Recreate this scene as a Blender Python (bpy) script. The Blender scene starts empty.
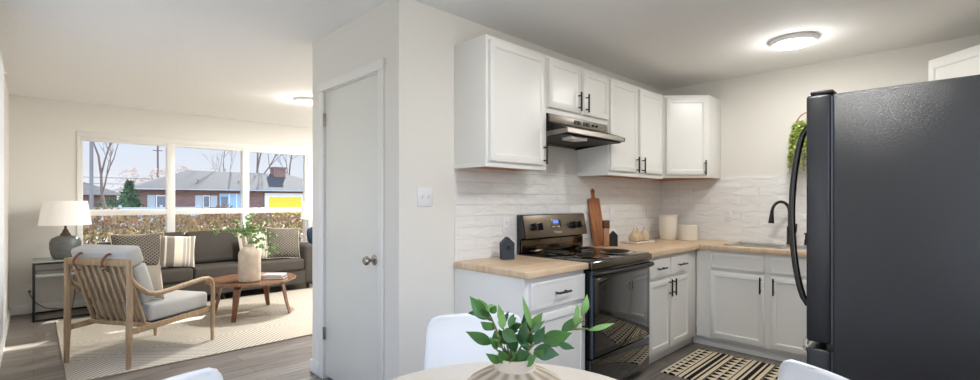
import bpy, bmesh, math, random
from mathutils import Vector, Matrix
PI = math.pi
R = random.Random(7)
SC = bpy.context.scene
COL = SC.collection

# ------------------------------------------------------------------ camera, world, sun, exposure
cam_d = bpy.data.cameras.new('camera')
cam = bpy.data.objects.new('camera', cam_d); COL.objects.link(cam)
cam.location = (0, 0, 1.309)
cam.rotation_euler = (PI/2, 0, math.radians(45.613 - 90))
cam_d.sensor_width = 36; cam_d.lens = 466.2/980*36; cam_d.shift_y = 10.7/980
cam_d.clip_start = 0.02; cam_d.clip_end = 400
SC.camera = cam
SC.view_settings.view_transform = 'Standard'
SC.view_settings.look = 'None'
SC.view_settings.gamma = 1
SC.view_settings.use_curve_mapping = False
SC.view_settings.exposure = 1.0

SKY_FILL = 3.5
W = bpy.data.worlds.new('sky'); SC.world = W; W.use_nodes = True
wn = W.node_tree; bgn = wn.nodes['Background']
tc = wn.nodes.new('ShaderNodeTexCoord'); sp = wn.nodes.new('ShaderNodeSeparateXYZ')
rmp = wn.nodes.new('ShaderNodeValToRGB')
wn.links.new(tc.outputs['Generated'], sp.inputs[0]); wn.links.new(sp.outputs['Z'], rmp.inputs[0])
rmp.color_ramp.elements[0].position = 0.0; rmp.color_ramp.elements[0].color = (0.46, 0.46, 0.465, 1)
rmp.color_ramp.elements[1].position = 0.5; rmp.color_ramp.elements[1].color = (0.34, 0.42, 0.58, 1)
e = rmp.color_ramp.elements.new(0.16); e.color = (0.365, 0.405, 0.49, 1)
wn.links.new(rmp.outputs[0], bgn.inputs['Color'])
# sky strength raised on the unseen -X and -Y sides, added to brighten the rooms
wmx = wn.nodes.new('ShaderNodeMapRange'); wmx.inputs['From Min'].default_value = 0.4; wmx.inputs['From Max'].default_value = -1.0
wmx.inputs['To Min'].default_value = 1.0; wmx.inputs['To Max'].default_value = SKY_FILL; wmx.interpolation_type = 'SMOOTHSTEP'
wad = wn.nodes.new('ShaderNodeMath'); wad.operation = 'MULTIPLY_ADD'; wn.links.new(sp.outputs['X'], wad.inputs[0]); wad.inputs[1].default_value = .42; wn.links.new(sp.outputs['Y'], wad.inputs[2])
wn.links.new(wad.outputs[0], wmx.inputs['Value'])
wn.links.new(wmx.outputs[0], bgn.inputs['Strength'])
def portal(loc, rot, sx, sy):
    d = bpy.data.lights.new('sky_portal', 'AREA'); d.shape = 'RECTANGLE'; d.size = sx; d.size_y = sy; d.cycles.is_portal = True
    o = bpy.data.objects.new('sky_portal', d); COL.objects.link(o); o.location = loc; o.rotation_euler = rot
portal((1.82, 7.78, 1.26), (-PI/2, 0, 0), 2.9, 1.7)          # picture window, patio door, side window: sampling only
portal((1.15, -.58, 1.53), (PI/2, 0, 0), 1.6, 1.15)
portal((-.34, .85, 1.05), (0, -PI/2, 0), 2.1, 1.65)
portal((-.34, 3.75, 1.4), (0, -PI/2, 0), 1.75, 2.55)

sd = bpy.data.lights.new('sun', 'SUN'); sd.energy = 7.0; sd.angle = 0.01; sd.color = (1.0, 0.95, 0.86)
sun = bpy.data.objects.new('sun', sd); COL.objects.link(sun)
sun.rotation_euler = Vector((-0.45, -0.89, -0.66)).to_track_quat('-Z', 'Y').to_euler()
sun.location = (20, 30, 20)
LAMP_W = 24.0

# ------------------------------------------------------------------ materials
def lin(r, g, b):
    f = lambda v: (v/255/12.92) if v/255 <= 0.04045 else ((v/255+0.055)/1.055)**2.4
    return (f(r), f(g), f(b), 1)

def mat(name, c, rough=0.5, metal=0.0, spec=0.5, noise=0.0, nscale=8, bump=0.0, bscale=60, emit=None, estr=0, coat=0.0, stretch=(1, 1, 1), trans=0):
    m = bpy.data.materials.new(name); m.use_nodes = True
    nt = m.node_tree; b = nt.nodes['Principled BSDF']
    b.inputs['Base Color'].default_value = c
    b.inputs['Roughness'].default_value = rough
    b.inputs['Metallic'].default_value = metal
    b.inputs['Specular IOR Level'].default_value = spec
    b.inputs['Coat Weight'].default_value = coat
    if trans: b.inputs['Subsurface Weight'].default_value = 0
    if emit:
        b.inputs['Emission Color'].default_value = emit; b.inputs['Emission Strength'].default_value = estr
    if noise or bump:
        t = nt.nodes.new('ShaderNodeTexCoord'); mp = nt.nodes.new('ShaderNodeMapping')
        mp.inputs['Scale'].default_value = stretch
        nt.links.new(t.outputs['Object'], mp.inputs[0])
    if noise:
        n = nt.nodes.new('ShaderNodeTexNoise'); n.inputs['Scale'].default_value = nscale; n.inputs['Detail'].default_value = 5
        nt.links.new(mp.outputs[0], n.inputs['Vector'])
        r = nt.nodes.new('ShaderNodeValToRGB')
        lo = tuple(max(0, v*(1-noise)) for v in c[:3])+(1,); hi = tuple(min(1, v*(1+noise)) for v in c[:3])+(1,)
        r.color_ramp.elements[0].color = lo; r.color_ramp.elements[1].color = hi
        r.color_ramp.elements[0].position = 0.3; r.color_ramp.elements[1].position = 0.7
        nt.links.new(n.outputs['Fac'], r.inputs[0]); nt.links.new(r.outputs[0], b.inputs['Base Color'])
    if bump:
        n2 = nt.nodes.new('ShaderNodeTexNoise'); n2.inputs['Scale'].default_value = bscale; n2.inputs['Detail'].default_value = 3
        nt.links.new(mp.outputs[0], n2.inputs['Vector'])
        bp = nt.nodes.new('ShaderNodeBump'); bp.inputs['Strength'].default_value = bump; bp.inputs['Distance'].default_value = 0.01
        nt.links.new(n2.outputs['Fac'], bp.inputs['Height']); nt.links.new(bp.outputs[0], b.inputs['Normal'])
    return m

class NT:
    """small helper for building node graphs of maths"""
    def __init__(s, m): s.m = m; s.nt = m.node_tree; s.b = s.nt.nodes['Principled BSDF']
    def n(s, t, **k):
        x = s.nt.nodes.new(t)
        for a, v in k.items(): setattr(x, a, v)
        return x
    def l(s, a, b): s.nt.links.new(a, b)
    def math(s, op, a, b=0.0, c=None):
        x = s.n('ShaderNodeMath', operation=op)
        for i, v in enumerate((a, b, c)):
            if v is None: continue
            if isinstance(v, (int, float)): x.inputs[i].default_value = v
            else: s.l(v, x.inputs[i])
        return x.outputs[0]
    def obj(s):
        t = s.n('ShaderNodeTexCoord'); sx = s.n('ShaderNodeSeparateXYZ'); s.l(t.outputs['Object'], sx.inputs[0]); return t.outputs['Object'], sx.outputs
    def mix(s, f, a, b):
        x = s.n('ShaderNodeMix', data_type='RGBA')
        s.l(f, x.inputs[0]) if not isinstance(f, (int, float)) else setattr(x.inputs[0], 'default_value', f)
        for i, v in ((6, a), (7, b)):
            if isinstance(v, tuple): x.inputs[i].default_value = v
            else: s.l(v, x.inputs[i])
        return x.outputs[2]

def wood(name, c1, c2, axis=0, scale=6, rough=0.45, stretch=12):
    m = mat(name, c1, rough); g = NT(m); o, _ = g.obj()
    mp = g.n('ShaderNodeMapping'); sc = [stretch, stretch, stretch]; sc[axis] = 1.0
    mp.inputs['Scale'].default_value = sc; g.l(o, mp.inputs[0])
    n = g.n('ShaderNodeTexNoise'); n.inputs['Scale'].default_value = scale; n.inputs['Detail'].default_value = 6; n.inputs['Roughness'].default_value = 0.6
    g.l(mp.outputs[0], n.inputs['Vector'])
    r = g.n('ShaderNodeValToRGB'); r.color_ramp.elements[0].position = 0.32; r.color_ramp.elements[1].position = 0.68
    r.color_ramp.elements[0].color = c2; r.color_ramp.elements[1].color = c1
    g.l(n.outputs['Fac'], r.inputs[0]); g.l(r.outputs[0], g.b.inputs['Base Color'])
    return m

def planks(name, c1, c2, c3, bw, rh, axes=('X', 'Y'), rough=0.4, mort=0.002, grain=0.5, gscale=3.0):
    m = mat(name, c1, rough); g = NT(m); o, xyz = g.obj()
    cb = g.n('ShaderNodeCombineXYZ'); g.l(xyz[axes[0]], cb.inputs[0]); g.l(xyz[axes[1]], cb.inputs[1])
    br = g.n('ShaderNodeTexBrick'); br.offset = 0.37; br.inputs['Scale'].default_value = 1
    br.inputs['Brick Width'].default_value = bw; br.inputs['Row Height'].default_value = rh
    br.inputs['Mortar Size'].default_value = mort; br.inputs['Mortar Smooth'].default_value = 0.3
    br.inputs['Color1'].default_value = c1; br.inputs['Color2'].default_value = c2; br.inputs['Mortar'].default_value = c3
    g.l(cb.outputs[0], br.inputs['Vector'])
    mp = g.n('ShaderNodeMapping'); mp.inputs['Scale'].default_value = (1, 14, 14); g.l(cb.outputs[0], mp.inputs[0])
    n = g.n('ShaderNodeTexNoise'); n.inputs['Scale'].default_value = gscale; n.inputs['Detail'].default_value = 6; g.l(mp.outputs[0], n.inputs['Vector'])
    r = g.n('ShaderNodeValToRGB'); k = grain
    r.color_ramp.elements[0].color = (1-k, 1-k, 1-k, 1); r.color_ramp.elements[1].color = (1+k*.4, 1+k*.4, 1+k*.4, 1)
    r.color_ramp.elements[0].position = .3; r.color_ramp.elements[1].position = .72
    g.l(n.outputs['Fac'], r.inputs[0])
    mx = g.n('ShaderNodeMix', data_type='RGBA', blend_type='MULTIPLY'); mx.inputs[0].default_value = 1
    g.l(br.outputs['Color'], mx.inputs[6]); g.l(r.outputs[0], mx.inputs[7]); g.l(mx.outputs[2], g.b.inputs['Base Color'])
    return m

def tile_mat(name, ax):
    m = mat(name, lin(236, 233, 227), 0.16); g = NT(m); o, xyz = g.obj()
    cb = g.n('ShaderNodeCombineXYZ'); g.l(xyz[ax], cb.inputs[0]); g.l(xyz['Z'], cb.inputs[1])
    br = g.n('ShaderNodeTexBrick'); br.offset = 0.5; br.inputs['Scale'].default_value = 1
    br.inputs['Brick Width'].default_value = 0.305; br.inputs['Row Height'].default_value = 0.0754
    br.inputs['Mortar Size'].default_value = 0.0022; br.inputs['Mortar Smooth'].default_value = 0.5
    br.inputs['Color1'].default_value = lin(243, 242, 239); br.inputs['Color2'].default_value = lin(239, 238, 235); br.inputs['Mortar'].default_value = lin(235, 234, 231)
    g.l(cb.outputs[0], br.inputs['Vector']); g.l(br.outputs['Color'], g.b.inputs['Base Color'])
    mp = g.n('ShaderNodeMapping'); mp.inputs['Scale'].default_value = (6, 17, 1); mp.inputs['Rotation'].default_value = (0, 0, 0.45); g.l(cb.outputs[0], mp.inputs[0])
    n = g.n('ShaderNodeTexNoise'); n.inputs['Scale'].default_value = 1.0; n.inputs['Detail'].default_value = 2; n.inputs['Distortion'].default_value = 0.6
    g.l(mp.outputs[0], n.inputs['Vector'])
    h = g.math('SUBTRACT', n.outputs['Fac'], g.math('MULTIPLY', br.outputs['Fac'], 0.28))
    bp = g.n('ShaderNodeBump'); bp.inputs['Strength'].default_value = 0.8; bp.inputs['Distance'].default_value = 0.016
    g.l(h, bp.inputs['Height']); g.l(bp.outputs[0], g.b.inputs['Normal'])
    return m

def brick_mat(name):
    m = mat(name, lin(140, 90, 75), 0.85); g = NT(m); o, xyz = g.obj()
    cb = g.n('ShaderNodeCombineXYZ'); g.l(g.math('ADD', xyz['X'], xyz['Y']), cb.inputs[0]); g.l(xyz['Z'], cb.inputs[1])
    br = g.n('ShaderNodeTexBrick'); br.inputs['Scale'].default_value = 1; br.inputs['Brick Width'].default_value = .4; br.inputs['Row Height'].default_value = .14
    br.inputs['Mortar Size'].default_value = .012
    br.inputs['Color1'].default_value = lin(134, 100, 90); br.inputs['Color2'].default_value = lin(112, 84, 78); br.inputs['Mortar'].default_value = lin(140, 124, 116)
    g.l(cb.outputs[0], br.inputs['Vector']); g.l(br.outputs['Color'], g.b.inputs['Base Color'])
    return m

def glass_mat(name, tint=(0.97, 0.985, 1, 1)):
    m = bpy.data.materials.new(name); m.use_nodes = True; nt = m.node_tree; nt.nodes.clear()
    o = nt.nodes.new('ShaderNodeOutputMaterial'); mx = nt.nodes.new('ShaderNodeMixShader'); t = nt.nodes.new('ShaderNodeBsdfTransparent')
    gl = nt.nodes.new('ShaderNodeBsdfGlossy'); gl.inputs['Roughness'].default_value = 0.02; t.inputs[0].default_value = tint
    mx.inputs[0].default_value = 0.007
    nt.links.new(t.outputs[0], mx.inputs[1]); nt.links.new(gl.outputs[0], mx.inputs[2]); nt.links.new(mx.outputs[0], o.inputs[0])
    return m

def weave_mat(name, c1, c2, period, rough=0.9, diamond=True):
    """small woven diamond pattern in the pillow's own X-Z"""
    m = mat(name, c1, rough, spec=.2); g = NT(m); o, xyz = g.obj()
    a = g.math('PINGPONG', xyz['X'], period/2); b = g.math('PINGPONG', xyz['Z'], period/2*0.8)
    s = g.math('ADD', a, b)
    f = g.math('LESS_THAN', g.math('ABSOLUTE', g.math('SUBTRACT', s, period*0.45)), period*0.085)
    g.l(g.mix(f, c1, c2), g.b.inputs['Base Color'])
    return m

def stripe_mat(name, bands, c0, width):
    """vertical bands across X: list of (x0, x1, colour) in metres"""
    m = mat(name, c0, .9, spec=.2); g = NT(m); o, xyz = g.obj(); cur = c0
    for x0, x1, c in bands:
        f = g.math('MULTIPLY', g.math('GREATER_THAN', xyz['X'], x0), g.math('LESS_THAN', xyz['X'], x1))
        cur = g.mix(f, cur, c)
    n = g.n('ShaderNodeTexNoise'); n.inputs['Scale'].default_value = 160; g.l(o, n.inputs['Vector'])
    bp = g.n('ShaderNodeBump'); bp.inputs['Strength'].default_value = .4; bp.inputs['Distance'].default_value = .004
    g.l(n.outputs['Fac'], bp.inputs['Height']); g.l(bp.outputs[0], g.b.inputs['Normal'])
    g.l(cur, g.b.inputs['Base Color'])
    return m

def runner_mat():
    cream = lin(226, 211, 184); black = lin(30, 27, 27)
    m = mat('runner_weave', cream, .95, spec=.1); g = NT(m); o, xyz = g.obj()
    P = .30
    v = g.math('DIVIDE', g.math('MODULO', g.math('ADD', xyz['Y'], 60*P), P), P)       # 0..1 in each repeat
    u = xyz['X']
    def band(a, b): return g.math('MULTIPLY', g.math('GREATER_THAN', v, a), g.math('LESS_THAN', v, b))
    f = None
    for a, b in ((.53, .585), (.64, .75), (.805, .86), (.955, .985), (.405, .435)):
        x = band(a, b); f = x if f is None else g.math('MAXIMUM', f, x)
    for a, b in ((.0, .195), (.205, .40)):
        tri = g.math('PINGPONG', u, .038)
        h = g.math('DIVIDE', g.math('SUBTRACT', v, a), (b-a))
        x = g.math('MULTIPLY', band(a, b), g.math('LESS_THAN', g.math('DIVIDE', tri, .038), g.math('MULTIPLY', h, .92)))
        f = g.math('MAXIMUM', f, x)
    n = g.n('ShaderNodeTexNoise'); n.inputs['Scale'].default_value = 220; g.l(o, n.inputs['Vector'])
    bp = g.n('ShaderNodeBump'); bp.inputs['Strength'].default_value = .5; bp.inputs['Distance'].default_value = .004
    g.l(n.outputs['Fac'], bp.inputs['Height']); g.l(bp.outputs[0], g.b.inputs['Normal'])
    g.l(g.mix(f, cream, black), g.b.inputs['Base Color'])
    return m

def jute_mat():
    a = lin(206, 200, 189); b = lin(150, 138, 118)
    m = mat('area_rug_weave', a, .95, spec=.1); g = NT(m); o, xyz = g.obj()
    P = 0.62
    du = g.math('PINGPONG', g.math('ADD', xyz['X'], 10*P), P); dv = g.math('PINGPONG', g.math('ADD', xyz['Y'], 10*P), P)
    s = g.math('ADD', du, dv)
    ln = g.math('PINGPONG', s, .026)
    f = g.math('LESS_THAN', ln, .011)
    n = g.n('ShaderNodeTexNoise'); n.inputs['Scale'].default_value = 3; g.l(o, n.inputs['Vector'])
    c = g.mix(g.math('MULTIPLY', n.outputs['Fac'], .35), a, lin(196, 184, 166))
    g.l(g.mix(g.math('MULTIPLY', f, .85), c, b), g.b.inputs['Base Color'])
    bp = g.n('ShaderNodeBump'); bp.inputs['Strength'].default_value = .5; bp.inputs['Distance'].default_value = .006
    g.l(ln, bp.inputs['Height']); g.l(bp.outputs[0], g.b.inputs['Normal'])
    return m

M = {}
M['wall'] = mat('wall_paint', lin(231, 228, 221), .6, spec=.3, bump=.06, bscale=90)
M['ceiling'] = mat('ceiling_paint', lin(241, 240, 238), .8, spec=.2, bump=.25, bscale=45)
M['trim'] = mat('trim_paint', lin(236, 234, 229), .35)
M['door'] = mat('door_paint', lin(230, 229, 221), .3, bump=.05, bscale=14)
M['cab'] = mat('cabinet_paint', lin(238, 237, 233), .3, bump=.05, bscale=50, stretch=(3, 3, 1))
M['cabwood'] = wood('raw_cabinet_wood', lin(196, 128, 72), lin(160, 96, 50), 0)
M['floor'] = planks('floor_planks', lin(150, 142, 134), lin(116, 107, 99), lin(70, 62, 57), 1.22, .18, ('X', 'Y'), .36, .002, .55)
M['butcher'] = planks('butcher_block', lin(232, 206, 174), lin(218, 188, 154), lin(200, 168, 132), .42, .045, ('X', 'Y'), .38, .0008, .16)
M['tileX'] = tile_mat('glazed_tile_a', 'X'); M['tileY'] = tile_mat('glazed_tile_b', 'Y')
M['black'] = mat('black_metal', lin(26, 25, 25), .38, .3)
M['blackgloss'] = mat('black_enamel', lin(14, 14, 15), .12, coat=.4)
M['ovenglass'] = mat('oven_glass', lin(12, 11, 11), .03, spec=.9, coat=1.0)
M['chrome'] = mat('chrome', lin(205, 203, 200), .14, 1)
M['steel'] = mat('brushed_steel', lin(142, 136, 128), .4, 1, stretch=(1, 40, 40), bump=.03, bscale=12)
M['range_steel'] = mat('dark_stainless', lin(132, 122, 108), .36, 1)
M['nickel'] = mat('satin_nickel', lin(178, 170, 160), .24, 1)
M['fridge'] = mat('textured_black', lin(24, 26, 30), .24, spec=.85, bump=.28, bscale=260)
M['fridge_door'] = mat('smooth_black', lin(34, 36, 40), .26, spec=.6, bump=.12, bscale=260)
M['gasket'] = mat('grey_gasket', lin(58, 64, 74), .3)
M['plastic_white'] = mat('white_plastic', lin(240, 240, 240), .32)
M['switch'] = mat('switch_plastic', lin(236, 236, 238), .35)
M['slot'] = mat('dark_slot', lin(70, 68, 66), .6)
M['tabletop'] = mat('cream_laminate', lin(222, 213, 201), .35)
M['whitemetal'] = mat('white_metal', lin(235, 235, 232), .3)
M['ceramic_beige'] = None
M['stoneware'] = mat('stoneware', lin(205, 191, 172), .8, noise=.14, nscale=14, bump=.3, bscale=90)
M['leaf'] = mat('green_leaf', lin(72, 118, 50), .38, noise=.35, nscale=14)
M['leafdark'] = mat('dark_leaf', lin(46, 90, 44), .38, noise=.35, nscale=14)
M['leaflight'] = mat('light_leaf', lin(126, 166, 86), .4, noise=.25, nscale=14)
M['stem'] = mat('plant_stem', lin(120, 120, 62), .6)
M['euca'] = mat('small_round_leaf', lin(104, 146, 76), .5, noise=.3, nscale=20)
M['trail'] = mat('trailing_leaf', lin(172, 190, 100), .5, noise=.4, nscale=25)
M['oak'] = wood('oak_frame', lin(176, 150, 118), lin(142, 116, 86), 2, 5, .45)
M['walnut'] = wood('walnut_ply', lin(140, 98, 70), lin(104, 70, 48), 0, 5, .18)
M['greyfab'] = mat('pale_grey_fabric', lin(184, 183, 180), .95, spec=.15, bump=.3, bscale=220)
M['leather'] = mat('brown_leather', lin(112, 62, 40), .5)
M['sofafab'] = mat('charcoal_fabric', lin(78, 73, 68), .95, spec=.2, noise=.08, nscale=60, bump=.25, bscale=200)
M['pill_pat'] = weave_mat('pillow_diamonds', lin(70, 66, 62), lin(146, 137, 124), .046)
M['pill_str'] = stripe_mat('pillow_stripes', [(-.24, -.17, lin(226, 214, 196)), (-.17, -.13, lin(140, 132, 124)), (-.11, -.03, lin(134, 127, 118)), (.06, .09, lin(176, 169, 160)), (.10, .13, lin(168, 160, 150)), (.14, .18, lin(150, 143, 134))], lin(228, 217, 200), .5)
M['throw'] = mat('cream_throw', lin(222, 210, 192), .95, spec=.1, bump=.6, bscale=120)
M['lampbase'] = mat('grey_ceramic', lin(98, 100, 98), .42, noise=.2, nscale=9, bump=.25, bscale=26, stretch=(1, 1, 3))
M['lampneck'] = mat('bronze_neck', lin(110, 92, 76), .4, .6)
M['navy'] = mat('navy_ceramic', lin(58, 78, 104), .25)
M['shade'] = mat('linen_shade', lin(248, 244, 240), .9, spec=.1, emit=(1, .88, .80, 1), estr=.05)
M['glassshelf'] = mat('smoked_glass_shelf', lin(158, 160, 158), .1, spec=.7)
M['blockdark'] = mat('slate_blue_wood', lin(52, 60, 70), .7)
M['boardwood'] = wood('acacia_board', lin(192, 128, 82), lin(142, 86, 50), 2, 4, .5, 10)
M['boardlight'] = wood('pale_block_wood', lin(196, 148, 104), lin(166, 116, 76), 2)
M['blockbrown'] = mat('brown_block_wood', lin(104, 62, 40), .6)
M['pear'] = mat('tan_ceramic', lin(206, 184, 150), .5, noise=.12, nscale=30)
M['pearstem'] = mat('pear_stem', lin(120, 96, 70), .7)
M['cream'] = mat('cream_ceramic', lin(236, 228, 212), .5)
M['terra'] = mat('rattan', lin(176, 122, 78), .7, noise=.3, nscale=60)
M['glass'] = glass_mat('window_glass')
M['runner'] = runner_mat(); M['rug'] = jute_mat()
M['cord'] = mat('brown_cord', lin(120, 84, 62), .6)
M['curtain'] = mat('white_curtain', lin(238, 240, 244), .9, spec=.1)
M['burner'] = mat('burner_coil', lin(24, 22, 21), .45, .4)
M['screen'] = mat('oven_display', lin(12, 16, 30), .2, emit=lin(70, 110, 255), estr=1.2)
M['lens'] = mat('lamp_lens', lin(240, 240, 238), .5, emit=(1, .97, .92, 1), estr=3)
M['hoodlens'] = mat('hood_lens', lin(226, 224, 218), .4)
M['filter'] = mat('grease_filter', lin(30, 29, 28), .5, .4)
M['logo'] = mat('logo_silver', lin(220, 218, 214), .3, .4)
M['bookblue'] = mat('book_cover', lin(186, 190, 196), .6); M['bookdark'] = mat('book_cover_dark', lin(72, 74, 82), .6); M['page'] = mat('pages', lin(232, 222, 204), .9)
M['ground'] = mat('dry_grass', lin(126, 116, 96), .95, noise=.25, nscale=.8)
M['road'] = mat('asphalt', lin(140, 140, 142), .9, noise=.08, nscale=2)
M['brick'] = brick_mat('house_brick')
M['roof'] = mat('roof_shingles', lin(66, 67, 70), .9, noise=.16, nscale=3)
M['fascia'] = mat('white_fascia', lin(236, 236, 234), .6)
M['shutter'] = mat('grey_shutter', lin(176, 184, 190), .7)
M['housepane'] = mat('house_pane', lin(60, 78, 98), .1, spec=.8)
M['bluedoor'] = mat('pale_blue_panel', lin(150, 186, 212), .5)
M['yellow'] = mat('yellow_panel', lin(250, 214, 60), .6)
M['bark'] = mat('bare_bark', lin(112, 98, 90), .9)
M['polemat'] = mat('utility_pole', lin(120, 118, 118), .8)
M['pine'] = mat('pine_needles', lin(70, 96, 66), .9, noise=.4, nscale=4)
M['twig'] = mat('autumn_twigs', lin(190, 158, 140), .9, noise=.3, nscale=1)
M['hedge'] = mat('hedge_leaves', lin(160, 138, 114), .8, noise=.5, nscale=5)
M['hedgegreen'] = mat('hedge_leaves_green', lin(158, 152, 98), .8, noise=.4, nscale=5)
M['sunshade'] = mat('sunshade_paint', lin(215, 213, 208), .8)

def ribbed():
    m = mat('ribbed_stoneware', lin(206, 190, 166), .7, bump=.2, bscale=120); g = NT(m); o, xyz = g.obj()
    ang = g.math('ARCTAN2', xyz['Y'], xyz['X'])
    s = g.math('SINE', g.math('MULTIPLY', ang, 13.0))
    n = g.n('ShaderNodeTexNoise'); n.inputs['Scale'].default_value = 16; g.l(o, n.inputs['Vector'])
    f = g.math('ADD', g.math('MULTIPLY', s, .45), n.outputs['Fac'])
    below = g.math('LESS_THAN', xyz['Z'], .147)
    f = g.math('MULTIPLY', g.math('SMOOTH_MIN', g.math('MAXIMUM', f, 0.0), 1.0, .1), below)
    g.l(g.mix(f, lin(206, 191, 170), lin(158, 137, 110)), g.b.inputs['Base Color'])
    return m
M['vase'] = ribbed()

# ------------------------------------------------------------------ mesh helpers
class MB:
    def __init__(s): s.bm = bmesh.new()
    def box(s, x0, x1, y0, y1, z0, z1, bev=0, seg=2, mtx=None):
        bm = s.bm; r = bmesh.ops.create_cube(bm, size=1); vs = r['verts']
        for v in vs:
            v.co = Vector(((x0+x1)/2+v.co.x*(x1-x0), (y0+y1)/2+v.co.y*(y1-y0), (z0+z1)/2+v.co.z*(z1-z0)))
        if bev:
            es = list({e for v in vs for e in v.link_edges})
            rr = bmesh.ops.bevel(bm, geom=es, offset=bev, segments=seg, profile=.5, affect='EDGES')
            vs = list({v for v in rr['verts']} | {v for v in vs if v.is_valid})
        if mtx: bmesh.ops.transform(bm, matrix=mtx, verts=vs)
        return s
    def prism(s, pts, axis, a, b, bev=0, seg=2):
        """polygon pts in the two other axes, extruded along axis from a to b"""
        bm = s.bm
        def mk(p, t):
            if axis == 'x': return (t, p[0], p[1])
            if axis == 'y': return (p[0], t, p[1])
            return (p[0], p[1], t)
        v0 = [bm.verts.new(mk(p, a)) for p in pts]; v1 = [bm.verts.new(mk(p, b)) for p in pts]
        n = len(pts); fs = [bm.faces.new(v0), bm.faces.new(v1[::-1])]
        for i in range(n): fs.append(bm.faces.new((v0[i], v1[i], v1[(i+1) % n], v0[(i+1) % n])))
        bmesh.ops.recalc_face_normals(bm, faces=fs)
        if bev: bmesh.ops.bevel(bm, geom=list({e for f in fs for e in f.edges}), offset=bev, segments=seg, profile=.5, affect='EDGES')
        return s
    def lathe(s, prof, seg=32, loc=(0, 0, 0), flute=0, nfl=0, sx=1, sy=1):
        bm = s.bm; rings = []
        for r, z in prof:
            ring = []
            for i in range(seg):
                a = 2*PI*i/seg; rr = r*(1+flute*math.cos(a*nfl)) if nfl else r
                ring.append(bm.verts.new((loc[0]+rr*math.cos(a)*sx, loc[1]+rr*math.sin(a)*sy, loc[2]+z)))
            rings.append(ring)
        for a, b in zip(rings, rings[1:]):
            for i in range(seg):
                bm.faces.new((a[i], a[(i+1) % seg], b[(i+1) % seg], b[i]))
        if prof[0][0] > 1e-4: bm.faces.new(rings[0][::-1])
        if prof[-1][0] > 1e-4: bm.faces.new(rings[-1])
        return s
    def cyl(s, p0, p1, r0, r1=None, seg=16):
        return s.tube([p0, p1], [r0, r0 if r1 is None else r1], seg)
    def tube(s, path, rad, seg=8, flat=1.0):
        bm = s.bm; P = [Vector(p) for p in path]
        if not isinstance(rad, (list, tuple)): rad = [rad]*len(P)
        T = [(P[min(i+1, len(P)-1)]-P[max(i-1, 0)]).normalized() for i in range(len(P))]
        up = Vector((0, 0, 1)) if abs(T[0].z) < .9 else Vector((1, 0, 0))
        N = T[0].cross(up).normalized(); rings = []
        for i, p in enumerate(P):
            N = (N - T[i]*N.dot(T[i])).normalized(); B = T[i].cross(N)
            rings.append([bm.verts.new(p+N*math.cos(2*PI*k/seg)*rad[i]+B*math.sin(2*PI*k/seg)*rad[i]*flat) for k in range(seg)])
        for a, b in zip(rings, rings[1:]):
            for k in range(seg): bm.faces.new((a[k], a[(k+1) % seg], b[(k+1) % seg], b[k]))
        bm.faces.new(rings[0][::-1]); bm.faces.new(rings[-1])
        return s
    def leaf(s, b, t, w, nrm=None, bend=0.0, fold=.25, n=6):
        bm = s.bm; b = Vector(b); t = Vector(t); d = t-b; L = d.length
        nrm = Vector(nrm) if nrm else Vector((0, -1, .3))
        side = d.cross(nrm).normalized(); nn = side.cross(d).normalized()
        rows = []
        for i in range(n+1):
            u = i/n; ww = w*.5*(math.sin(PI*min(1, u**.78))**1.15 if 0 < u < 1 else 0.02)
            c = b+d*u+nn*(bend*L*math.sin(PI*u))
            rows.append([bm.verts.new(c-side*ww+nn*ww*fold), bm.verts.new(c), bm.verts.new(c+side*ww+nn*ww*fold)])
        for a, c in zip(rows, rows[1:]):
            bm.faces.new((a[0], a[1], c[1], c[0])); bm.faces.new((a[1], a[2], c[2], c[1]))
        return s
    def pillow(s, w, h, t, n=14, pinch=.06):
        """soft square cushion standing in X-Z, thickness along Y, base at z=0"""
        bm = s.bm; G = {}
        for sgn in (-1, 1):
            for i in range(n+1):
                for j in range(n+1):
                    u = -1+2*i/n; v = -1+2*j/n
                    edge = max(abs(u), abs(v)) > .9999
                    if edge and sgn == 1: G[(1, i, j)] = G[(-1, i, j)]; continue
                    th = t/2*((1-abs(u)**2.6)*(1-abs(v)**2.6))**.55
                    px = u*w/2*(1-pinch*(1-v*v)); pz = v*h/2*(1-pinch*(1-u*u))
                    G[(sgn, i, j)] = bm.verts.new((px, sgn*th, pz+h/2))
        for sgn in (-1, 1):
            for i in range(n):
                for j in range(n):
                    q = [G[(sgn, i, j)], G[(sgn, i+1, j)], G[(sgn, i+1, j+1)], G[(sgn, i, j+1)]]
                    bm.faces.new(q if sgn == -1 else q[::-1])
        return s
    def xf(s, m): bmesh.ops.transform(s.bm, matrix=m, verts=s.bm.verts); return s
    def build(s, name, m, parent=None, smooth=True, loc=None, rot=None, bevel=0, sub=0, recalc=True):
        me = bpy.data.meshes.new(name)
        if recalc: bmesh.ops.recalc_face_normals(s.bm, faces=s.bm.faces)
        s.bm.to_mesh(me); s.bm.free()
        if m: me.materials.append(m)
        o = bpy.data.objects.new(name, me); COL.objects.link(o)
        if parent: o.parent = parent
        if loc: o.location = loc
        if rot: o.rotation_euler = rot
        if smooth:
            for p in me.polygons: p.use_smooth = True
            me.set_sharp_from_angle(angle=math.radians(38))
        if bevel:
            b = o.modifiers.new('bevel', 'BEVEL'); b.width = bevel; b.segments = 2; b.limit_method = 'ANGLE'; b.angle_limit = .6
        if sub:
            b = o.modifiers.new('subsurf', 'SUBSURF'); b.levels = sub; b.render_levels = sub
        return o

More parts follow.
